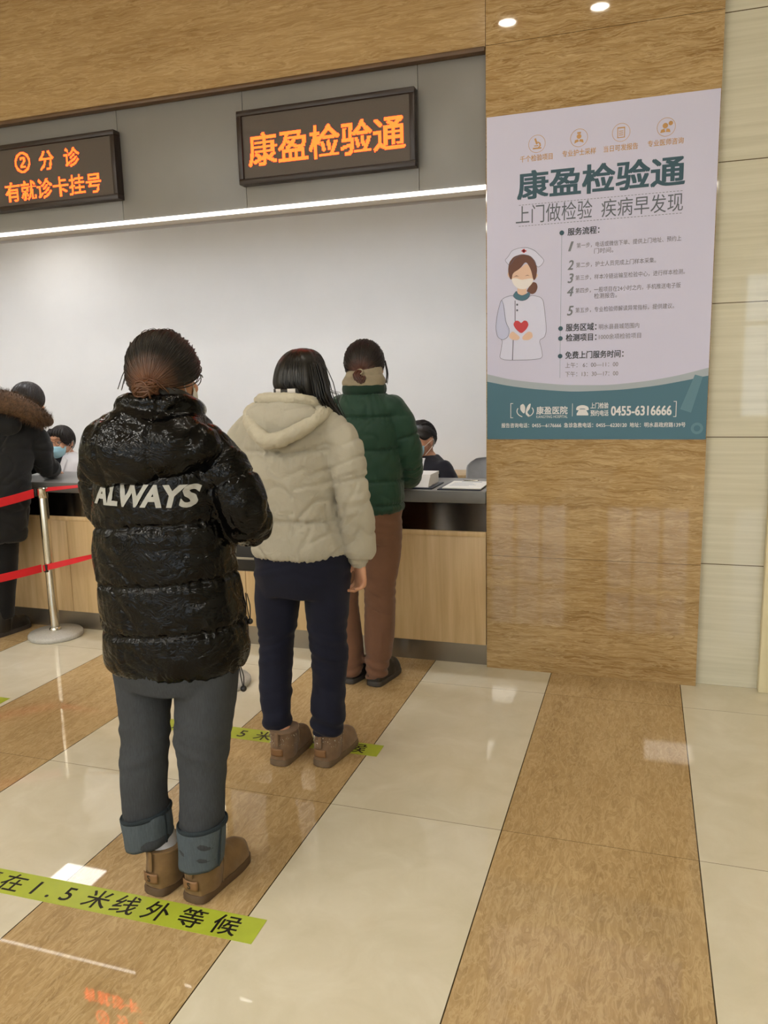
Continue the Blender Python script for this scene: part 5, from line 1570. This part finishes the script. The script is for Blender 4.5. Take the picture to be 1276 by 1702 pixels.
g.tube([(-0.195, 0.03, 1.375), (-0.185, -0.05, 1.365), (-0.150, -0.125, 1.320), (-0.055, -0.172, 1.262), (0.045, -0.135, 1.300), (0.098, -0.06, 1.352), (0.105, 0.03, 1.368)], [0.022, 0.027, 0.028, 0.030, 0.028, 0.027, 0.022], n=18, sub=10)
g.tube([(-0.165, 0.03, 1.385), (-0.150, -0.05, 1.402), (-0.085, -0.108, 1.412), (0.0, -0.108, 1.410), (0.065, -0.06, 1.396), (0.085, 0.02, 1.382)], [0.018, 0.021, 0.022, 0.022, 0.021, 0.018], n=16, sub=10)
P, N, F = remesh(g, 0.005, 2)
D = 0.003 * perlin(P * 45) + 0.002 * perlin(P * 90)
obj('hood_rim', (P + N * D[:, None], F), 'cream_fleece', hd, label='fleecy rolled rim of the hood')
g = Geo()
g.tube([(0.19, 0.020, 0.822), (0.196, 0.024, 0.790)], [(0.036, 0.036), (0.034, 0.034)], n=20, round_ends=False)
obj('rib_cuff', g, 'cream_fleece', jk)
# patterned shirt collar under the hair
g = Geo()
n = 30; V = []; F = []; mi = []
for j in range(7):
    for i in range(n + 1):
        a = math.radians(-165 + 150 * i / n)
        V.append((-0.028 + 0.082 * math.cos(a), 0.01 + 0.095 * math.sin(a), 1.385 + 0.010 * j))
for j in range(6):
    for i in range(n):
        q = j * (n + 1) + i
        F.append((q, q + 1, q + n + 2, q + n + 1)); mi.append(1 if ((i // 4 + (j // 3)) % 2 == 0) else 0)
me = mesh_from('shirt_collar', V, F, ['collar_print', 'ink'], True, mi)
o = link('shirt_collar', me, p2); md = o.modifiers.new('s', 'SOLIDIFY'); md.thickness = 0.003
o['label'] = 'black and white patterned shirt collar'
MT['hair2'] = mat_hair('long_black_hair', (13, 11, 11), (22, 15, 14), tuple(H2.p((0, 0, 0.12))), 0.10, 0.35)
# long straight hair hanging from the crown, gathered over the right shoulder
G = Geo()
rr = [(1.400, 0.005, 0.035, 0.072, 0.080), (1.423, -0.006, 0.035, 0.093, 0.100), (1.463, -0.018, 0.035, 0.100, 0.113), (1.50, -0.019, 0.037, 0.094, 0.108), (1.534, -0.017, 0.04, 0.085, 0.100), (1.568, -0.013, 0.042, 0.064, 0.078), (1.586, -0.011, 0.043, 0.038, 0.046), (1.592, -0.010, 0.043, 0.012, 0.014)]
rr2 = [r for r in rr]
V = Geo().loft(rr2, n=64, step=0.006); 
VV, FF = V.arr()
# keep the face clear: press the front of the shell inside the skull below the fringe
m = (VV[:, 1] > 0.075) & (VV[:, 2] < 1.535)
VV[m, 1] = 0.075 + (VV[m, 1] - 0.075) * 0.15
D = 0.004 * perlin(np.stack([np.arctan2(VV[:, 1] - 0.04, VV[:, 0] + 0.01) * 9, VV[:, 2] * 3, VV[:, 2] * 0], 1))
VV[:, 0] += D * np.sign(VV[:, 0]); VV[:, 1] -= D
G.add(VV, FF)
R_ = random.Random(11)
RRa = np.array(rr)
def hsurf(az, z, lift):
    c = [float(np.interp(z, RRa[:, 0], RRa[:, j])) for j in range(1, 5)]
    return (c[0] + c[2] * lift * math.cos(az), c[1] + c[3] * lift * math.sin(az), z)
for _ in range(420):
    az = R_.uniform(math.radians(-190), math.radians(20)); lift = 1.0 + R_.uniform(0.0, 0.03)
    z1 = 1.588 - 0.03 * R_.random(); z0 = 1.405 + R_.uniform(-0.005, 0.05); w = R_.uniform(-0.12, 0.12)
    pts = [hsurf(az + w * q / 7, z1 + (z0 - z1) * (q / 7), lift) for q in range(8)]
    r = 0.0013 * R_.uniform(0.6, 1.5)
    G.tube(pts, [(r * 1.5, r)] * 8, n=5, sub=1, round_ends=False)
# the thick lock down over the right shoulder
lock = np.array([(0.055, 0.00, 1.53), (0.082, -0.02, 1.46), (0.095, -0.03, 1.415), (0.112, -0.01, 1.375), (0.128, 0.04, 1.33), (0.130, 0.085, 1.27), (0.125, 0.11, 1.20)])
for _ in range(150):
    d = np.array((R_.gauss(0, 0.012), R_.gauss(0, 0.016), R_.gauss(0, 0.006)))
    pts = [p + d * (0.8 + 0.35 * math.sin(i)) for i, p in enumerate(lock)]
    r = 0.0022 * R_.uniform(0.6, 1.4)
    G.tube(pts, [r] * len(pts), n=5, sub=2)
h2 = obj('hair', G, 'hair2', p2)
G = Geo()
for k in range(4):
    d = np.array((R_.gauss(0, 0.004), R_.gauss(0, 0.004), R_.gauss(0, 0.004)))
    G.tube([np.array(q) + d for q in ((0.085, 0.0, 1.445), (0.115, 0.01, 1.425), (0.138, 0.02, 1.418), (0.130, 0.03, 1.395), (0.115, 0.04, 1.37))], [0.0008] * 5, n=5, sub=4, round_ends=False)
obj('loose_strands', G, 'hair2', h2)
# black handbag in the left hand
bg = empty('handbag', (B2[0] - 0.275, B2[1] + 0.06, 0.725)); tag(bg, 'black handbag with a pale zip line hanging between the two women', 'bag')
g = Geo(); g.box(-0.10, 0.075, -0.045, 0.045, 0, 0.165, bev=0.016)
obj('body', g, 'bag', bg)
obj('zip', Geo().box(-0.094, 0.071, -0.0475, -0.0445, 0.052, 0.061, bev=0.001), 'zip', bg, label='pale zip line')
obj('strap', Geo().tube([(-0.06, 0, 0.155), (-0.045, -0.005, 0.21), (0.0, -0.01, 0.232), (0.045, -0.005, 0.21), (0.055, 0, 0.155)], [(0.004, 0.009)] * 5, n=8), 'bag', bg)

# ------------------------------------------------------------------ woman in the green jacket
B3 = (-1.26, 3.55, 0)
T3 = [(0.835, 0.005, 0.0, 0.125, 0.095), (0.848, 0.010, 0.0, 0.155, 0.118), (0.871, 0.015, 0.0, 0.163, 0.124), (0.989, 0.011, 0.0, 0.164, 0.128), (1.105, 0.008, 0.0, 0.162, 0.126), (1.22, 0.010, 0.0, 0.164, 0.124), (1.319, 0.012, 0.0, 0.158, 0.115), (1.375, 0.008, 0.0, 0.132, 0.100), (1.405, 0.003, 0.0, 0.106, 0.088), (1.436, 0.0, 0.0, 0.094, 0.086), (1.447, 0.0, 0.0, 0.090, 0.082)]
H3 = Head((-0.006, 0.045, 1.542), yaw=10, pitch=-4)
A3 = [([(0.125, 0.0, 1.335), (0.175, 0.01, 1.255), (0.203, 0.04, 1.11), (0.175, 0.14, 1.00), (0.128, 0.25, 0.98), (0.10, 0.30, 0.975)], [0.068, 0.066, 0.060, 0.056, 0.050, 0.040]),
      ([(-0.115, 0.0, 1.335), (-0.165, 0.01, 1.255), (-0.19, 0.04, 1.11), (-0.165, 0.14, 1.00), (-0.11, 0.25, 0.98), (-0.08, 0.30, 0.975)], [0.068, 0.066, 0.060, 0.056, 0.050, 0.040])]
L3r = [(0.034, 0.044, -0.066, 0.050, 0.058), (0.10, 0.050, -0.058, 0.060, 0.066), (0.16, 0.055, -0.048, 0.067, 0.068), (0.284, 0.056, -0.03, 0.076, 0.074), (0.444, 0.055, -0.01, 0.075, 0.075), (0.644, 0.076, 0.0, 0.083, 0.085), (0.86, 0.081, 0.0, 0.088, 0.095)]
L3l = [(0.036, -0.077, -0.066, 0.048, 0.058), (0.125, -0.080, -0.054, 0.054, 0.062), (0.239, -0.095, -0.03, 0.050, 0.06), (0.391, -0.113, -0.01, 0.050, 0.06), (0.531, -0.104, 0.0, 0.060, 0.07), (0.696, -0.078, 0.0, 0.075, 0.085), (0.86, -0.067, 0.0, 0.085, 0.095)]
p3 = body('person in a dark green quilted jacket with a beige scarf, standing at the counter', B3, 0, H3, (0.0, 0.0, 1.42), thin(T3, 0.80, -0.01, 0.871),
          [([tuple(q) for q in pts], [r * 0.55 for r in rad]) for pts, rad in A3],
          [legchain(L3l, (-0.075, 0, 0.88), (-0.078, -0.06, 0.2)), legchain(L3r, (0.075, 0, 0.88), (0.055, -0.06, 0.3))],
          [(((0.098, 0.305, 0.974), (-0.45, 0.85, -0.22), (-0.1, -0.1, -1)), dict(curl=20, side=1)), (((-0.078, 0.305, 0.974), (0.45, 0.85, -0.22), (0.1, -0.1, -1)), dict(curl=20, side=-1))])
trousers('trousers', p3, 'brown_cloth', [L3l, L3r], [(0.70, 0.005, 0.0, 0.152, 0.11), (0.78, 0.007, 0.0, 0.160, 0.12), (0.90, 0.007, 0.0, 0.150, 0.11)], bunch=0.014, wr=0.008, seed=5.2, knee=0.44)
boot('shoe', p3, -0.078, -0.045, 12, 'shoe_black', 'shoe_sole', shaft=0.075, low=True, patch=False, label='left black leather shoe')
boot('shoe', p3, 0.056, -0.048, 9, 'shoe_black', 'shoe_sole', shaft=0.075, low=True, patch=False, label='right black leather shoe')
jk3, _, _ = garment('jacket', p3, 'green', T3, A3, voxel=0.0065, seams=[0.835, 0.885, 1.000, 1.148, 1.300, 1.412], puff=0.007, groove=0.009, gw=0.006, armseams=[0.03, 0.25, 0.48, 0.72, 0.985], armpuff=0.005, wr=0.006, wscale=8, fold=0.003, radial=0.007, drag=0.004, seed=4.4)
g = Geo()
def neckring(zc, ra, rb, cy0, r, tilt=0.0, n=40, ph=0.0, cx=0.0):
    return [(cx + ra * math.cos(a), cy0 + rb * math.sin(a), zc + tilt * math.sin(a + ph)) for a in np.linspace(0, 2 * math.pi, n)]
g.tube(neckring(1.428, 0.094, 0.090, 0.0, 0.02), [(0.012, 0.026)] * 40, n=12, sub=1, round_ends=False)
obj('collar', g, 'green_rib', jk3, label='dark green stand collar')
g = Geo()
g.tube(neckring(1.462, 0.080, 0.078, 0.0, 0.03, 0.006), [(0.024, 0.030)] * 40, n=14, sub=1, round_ends=False)
g.tube(neckring(1.500, 0.068, 0.070, 0.008, 0.03, 0.010, ph=0.6), [(0.020, 0.028)] * 40, n=14, sub=1, round_ends=False)
g.loft([(1.43, 0, 0, 0.07, 0.07), (1.50, 0, 0.01, 0.06, 0.06)], n=24)
P, N, F = remesh(g, 0.005, 2)
D = 0.004 * perlin(P * 18) + 0.003 * perlin(np.stack([P[:, 0] * 12, P[:, 1] * 12, P[:, 2] * 60], 1))
obj('scarf', (P + N * D[:, None], F), 'scarf', p3)
G3 = tuple(H3.p((0.037, -0.108, -0.05)))
MT['hair3'] = mat_hair('dark_hair_with_auburn_ends', (24, 17, 16), (86, 46, 34), G3, 0.09)
hr = shell_hair(H3, p3, 'hair3', rad=(0.090, 0.104, 0.104), cz=0.012, cy=-0.012, gather=(0.035, -0.106, -0.045), nstr=500, drop=-0.03, back_drop=-0.062, seed=8)
B = Geo()
R_ = random.Random(21)
for k in range(46):   # loop of hair hanging under the tie
    d = np.array([R_.gauss(0, 0.006), R_.gauss(0, 0.005), R_.gauss(0, 0.004)])
    B.tube([H3.p(np.array(q) + d) for q in ((0.034, -0.108, -0.042), (0.028, -0.125, -0.056), (0.038, -0.130, -0.078), (0.050, -0.125, -0.092), (0.056, -0.118, -0.070))], [0.003, 0.004, 0.004, 0.003, 0.002], n=6, sub=3)
obj('bun', B, 'hair3', hr)
B = Geo().tube([H3.p((0.035 + 0.017 * math.cos(a), -0.120 + 0.006 * math.sin(a), -0.044 + 0.012 * math.sin(a))) for a in np.linspace(0, 2 * math.pi, 20)], [0.004] * 20, n=8, sub=1, round_ends=False)
obj('hair_tie', B, 'scarf', hr)
loose_strands(H3, hr, 'hair3', [[(0.082, 0.04, 0.02), (0.092, 0.045, -0.04), (0.090, 0.04, -0.085)], [(-0.088, 0.02, 0.0), (-0.094, 0.02, -0.05), (-0.092, 0.02, -0.09)]], n=12, spread=0.004, seed=6)

# ------------------------------------------------------------------ person in the black parka leaning on the counter
B0 = (-3.725, 3.66, 0)
T0 = [(0.575, 0.0, -0.02, 0.24, 0.11), (0.590, 0.0, -0.02, 0.285, 0.145), (0.70, 0.01, -0.02, 0.295, 0.155), (0.80, 0.03, -0.01, 0.295, 0.155), (0.94, 0.035, 0.02, 0.285, 0.150), (1.08, 0.03, 0.08, 0.275, 0.150), (1.20, 0.05, 0.14, 0.255, 0.140), (1.28, 0.07, 0.18, 0.215, 0.125), (1.34, 0.09, 0.21, 0.14, 0.10), (1.37, 0.10, 0.22, 0.09, 0.08)]
H0 = Head((0.125, 0.315, 1.392), yaw=8, pitch=-16)
A0 = [([(0.215, 0.15, 1.250), (0.270, 0.19, 1.150), (0.282, 0.235, 1.000), (0.23, 0.34, 0.970), (0.14, 0.44, 0.965), (0.08, 0.49, 0.96)], [0.080, 0.078, 0.066, 0.058, 0.050, 0.042]),
      ([(-0.13, 0.15, 1.250), (-0.19, 0.19, 1.150), (-0.20, 0.235, 1.000), (-0.13, 0.34, 0.970), (-0.05, 0.44, 0.965), (-0.01, 0.49, 0.96)], [0.080, 0.078, 0.066, 0.058, 0.050, 0.042])]
L0r = [(0.10, 0.085, -0.01, 0.052, 0.056), (0.24, 0.100, -0.01, 0.058, 0.062), (0.42, 0.12, 0.0, 0.068, 0.070), (0.62, 0.13, 0.0, 0.085, 0.09), (0.80, 0.11, 0.0, 0.10, 0.10)]
L0l = [(0.10, -0.115, -0.01, 0.052, 0.056), (0.24, -0.115, -0.01, 0.058, 0.062), (0.42, -0.12, 0.0, 0.068, 0.070), (0.62, -0.12, 0.0, 0.085, 0.09), (0.80, -0.11, 0.0, 0.10, 0.10)]
p0 = body('person in a black parka with a brown fur hood, leaning on the counter', B0, 0, H0, (0.11, 0.25, 1.33), thin(T0, 0.78, -0.01, 0.70),
          [([tuple(q) for q in pts], [r * 0.55 for r in rad]) for pts, rad in A0],
          [legchain(L0l, (-0.10, 0, 0.84), (-0.115, -0.02, 0.0)), legchain(L0r, (0.10, 0, 0.84), (0.080, -0.02, 0.0))],
          [(((0.08, 0.49, 0.955), (-0.7, 0.7, -0.12), (0, 0, -1)), dict(curl=15, side=1)), (((-0.01, 0.49, 0.955), (0.7, 0.7, -0.12), (0, 0, -1)), dict(curl=15, side=-1))])
trousers('leggings', p0, 'black_legging', [L0l, L0r], [(0.66, 0.0, 0.0, 0.18, 0.12), (0.80, 0.0, 0.0, 0.19, 0.13)], bunch=0.003, wr=0.002, seed=1.1)
boot('boot', p0, 0.075, -0.015, 6, 'shoe_black', 'shoe_sole', shaft=0.20, patch=False, label='right black leather boot')
boot('boot', p0, -0.115, -0.015, -4, 'shoe_black', 'shoe_sole', shaft=0.20, patch=False, label='left black leather boot')
pk, _, _ = garment('parka', p0, 'black_cloth', T0, A0, voxel=0.0075, seams=(), armseams=(), wr=0.0, wscale=7, fold=0.006, radial=0.010, drag=0.008, seed=6.6)
# fur-edged hood resting on the upper back
g = Geo()
fp = [(0.36, 0.20, 1.27), (0.34, 0.10, 1.325), (0.24, 0.03, 1.385), (0.09, 0.0, 1.405), (-0.06, 0.02, 1.395), (-0.18, 0.08, 1.35), (-0.23, 0.18, 1.29)]
fr = [0.030, 0.055, 0.068, 0.072, 0.070, 0.055, 0.030]
g.tube(fp, fr, n=20, sub=8)
FV, FF_ = g.arr()
G = Geo(); G.add(FV, FF_)
t = np.arange(len(fp), dtype=float)
fpa = np.array(fp)
for _ in range(5200):
    u = R_.uniform(0.05, len(fp) - 1.05)
    c = np.array([pchip(t, fpa[:, j], np.array([u]))[0] for j in range(3)]); r = float(np.interp(u, t, fr))
    c2 = np.array([pchip(t, fpa[:, j], np.array([min(u + 0.05, len(fp) - 1)]))[0] for j in range(3)])
    T = c2 - c; T /= np.linalg.norm(T)
    a = R_.uniform(0, 2 * math.pi)
    n1 = np.cross(T, (0, 0, 1)); n1 /= np.linalg.norm(n1); n2 = np.cross(n1, T)
    d = n1 * math.cos(a) + n2 * math.sin(a)
    s = c + d * r * 0.93
    L = R_.uniform(0.018, 0.042)
    k1 = d + np.array((0, -0.35, -0.45)) * R_.uniform(0.4, 1.1) + T * R_.uniform(-0.5, 0.5)
    k1 /= np.linalg.norm(k1)
    e = s + k1 * L + np.array((0, 0, -0.010)) * R_.random()
    mpt = s + d * L * 0.5
    w = 0.0011
    sd = np.cross(k1, d); sd = sd / (np.linalg.norm(sd) + 1e-6) * w
    G.add([s - sd, s + sd, mpt + sd * 0.8, mpt - sd * 0.8, e], [(0, 1, 2, 3), (3, 2, 4)])
hood0 = Geo(); hood0.ell((0.08, 0.04, 1.27), (0.22, 0.085, 0.095)); hood0.ell((0.09, 0.10, 1.32), (0.22, 0.10, 0.06))
P, N, F = remesh(hood0, 0.007, 4)
ho = obj('hood', (P + N * (0.007 * perlin(P * 9))[:, None], F), 'black_cloth', pk)
obj('fur_trim', G, 'fur', ho, label='brown fur trim')
MT['hair0'] = mat_hair('smooth_dark_hair', (30, 25, 23), (40, 30, 26), tuple(H0.p((0, 0, 0.1))), 0.2)
shell_hair(H0, p0, 'hair0', rad=(0.088, 0.104, 0.104), cz=0.010, cy=-0.010, nstr=220, drop=-0.05, back_drop=-0.085, seed=5)

# ------------------------------------------------------------------ the two seated clerks
def clerk(label, loc, facing, H, arms_fwd, coat_mat, hair_seed, coat_name, hands_z=0.80, v_neck=True, shirt='coat_white'):
    TT = [(0.46, 0, 0, 0.175, 0.13), (0.56, 0, 0, 0.170, 0.125), (0.70, 0, 0.0, 0.165, 0.118), (0.84, 0, 0.0, 0.185, 0.120), (0.93, 0, -0.005, 0.180, 0.105), (0.975, 0, -0.008, 0.125, 0.085), (1.005, 0, -0.01, 0.070, 0.066), (1.02, 0, -0.01, 0.055, 0.055)]
    AA = []
    for s in (-1, 1):
        AA.append(([(s * 0.15, -0.005, 0.932), (s * 0.205, 0.0, 0.85), (s * 0.225, 0.05, 0.715), (s * 0.18, 0.18, 0.755), (s * 0.10, 0.29, 0.775)], [0.056, 0.056, 0.052, 0.046, 0.038]))
    o = body(label, loc, facing, H, (0, -0.005, 0.99), thin(TT, 0.85), [([tuple(q) for q in p_], [r * 0.6 for r in rd]) for p_, rd in AA],
             [([(s * 0.09, 0.0, 0.50), (s * 0.10, 0.22, 0.52), (s * 0.10, 0.42, 0.50), (s * 0.10, 0.42, 0.27), (s * 0.10, 0.40, 0.07), (s * 0.10, 0.47, 0.045), (s * 0.10, 0.54, 0.035)], [0.085, 0.08, 0.06, 0.052, 0.04, 0.03, 0.024]) for s in (-1, 1)],
             [(((-0.10, 0.295, 0.775), (0.4, 0.9, -0.1), (0, 0, -1)), dict(curl=25, side=-1)), (((0.10, 0.295, 0.775), (-0.4, 0.9, -0.1), (0, 0, -1)), dict(curl=25, side=1))], voxel=0.006)
    g = Geo()
    for s in (-1, 1):
        g.tube([(s * 0.09, 0.0, 0.50), (s * 0.10, 0.22, 0.52), (s * 0.10, 0.42, 0.50), (s * 0.10, 0.42, 0.27), (s * 0.10, 0.40, 0.10)], [0.098, 0.09, 0.072, 0.064, 0.056], n=20)
    P, N, F = remesh(g, 0.009, 3)
    obj('trousers', (P, F), 'black_legging', o)
    for s in (-1, 1):
        boot('shoe', o, s * 0.10, 0.405, 0, 'shoe_black', 'shoe_sole', shaft=0.075, low=True, patch=False)
    ck, KV, KF = garment(coat_name, o, coat_mat, TT[:-1], AA, voxel=0.007, wr=0.0, wscale=9, fold=0.004, radial=0.005, seed=hair_seed * 1.0)
    return o, ck, BVHTree.FromPolygons([Vector(v) for v in KV], [tuple(f) for f in KF])
def front_patch(name, pts, bv, mat, par, lift=0.003, n=14):
    """cloth panel lying on the chest: polygon in x, z pressed onto the garment from the front"""
    bm = bmesh.new()
    vs = [bm.verts.new((x, 0, z)) for x, z in pts]
    bm.faces.new(vs); bm.normal_update(); bmesh.ops.triangulate(bm, faces=bm.faces[:])
    for _ in range(5):
        lg = [e for e in bm.edges if e.calc_length() > 0.018]
        if not lg: break
        bmesh.ops.subdivide_edges(bm, edges=lg, cuts=1); bmesh.ops.triangulate(bm, faces=bm.faces[:])
    bm.verts.index_update(); V = []
    for v in bm.verts:
        h = bv.ray_cast(Vector((v.co.x, 0.8, v.co.z)), Vector((0, -1, 0)))[0]
        V.append((v.co.x, (h.y if h else 0.06) + lift, v.co.z))
    F = [[v.index for v in f.verts] for f in bm.faces]; bm.free()
    o = obj(name, (V, F), mat, par)
    md = o.modifiers.new('s', 'SOLIDIFY'); md.thickness = 0.003; md.offset = 0
    return o
Hw1 = Head((0.0, 0.02, 1.085), yaw=4, pitch=-6)
w1, ck, bv = clerk('person in white coat with glasses and blue mask seated behind the counter', (-4.0, 4.72, 0), math.radians(188), Hw1, None, 'coat_white', 2, 'lab_coat')
front_patch('shirt', [(-0.035, 0.985), (0.035, 0.985), (0.0, 0.86)], bv, 'coat_navy', w1, 0.003)
for s in (-1, 1):
    front_patch('lapel', [(s * 0.036, 0.99), (s * 0.075, 0.955), (s * 0.055, 0.88), (s * 0.004, 0.81)], bv, 'coat_white', ck, 0.007)
MT['hair4'] = mat_hair('black_fringe_hair', (22, 18, 17), (34, 24, 20), tuple(Hw1.p((0, 0, 0.1))), 0.2)
hw = shell_hair(Hw1, w1, 'hair4', rad=(0.084, 0.102, 0.102), cz=0.012, cy=-0.006, nstr=160, drop=-0.02, back_drop=-0.085, seed=9)
loose_strands(Hw1, hw, 'hair4', [[(x, 0.068 - abs(x) * 0.5, 0.095), (x * 1.15, 0.098 - abs(x) * 0.55, 0.072), (x * 1.2, 0.099 - abs(x) * 0.5, 0.052)] for x in (-0.055, -0.04, -0.025, -0.01, 0.015, 0.035, 0.052)], n=14, r=0.0016, spread=0.006, seed=3, name='fringe')
face_mask(Hw1, w1, 'mask_blue'); glasses(Hw1, w1)
Hw2 = Head((0.0, 0.035, 1.105), yaw=-4, pitch=-8)
w2, ck2, bv2 = clerk('person in a navy cardigan over grey-white top, masked, seated beside the pillar', (-1.28, 4.70, 0), math.radians(150), Hw2, None, 'coat_navy', 3, 'cardigan')
front_patch('blouse', [(-0.055, 0.992), (0.055, 0.992), (0.088, 0.88), (0.075, 0.70), (-0.075, 0.70), (-0.088, 0.88)], bv2, 'coat_white', w2, 0.003)
MT['hair5'] = mat_hair('tied_back_black_hair', (18, 15, 15), (26, 20, 18), tuple(Hw2.p((0, 0, 0.1))), 0.2)
shell_hair(Hw2, w2, 'hair5', rad=(0.081, 0.097, 0.102), cz=0.012, cy=-0.010, gather=(0, -0.10, -0.04), nstr=220, drop=0.012, back_drop=-0.075, seed=12)
face_mask(Hw2, w2, 'mask_blue')
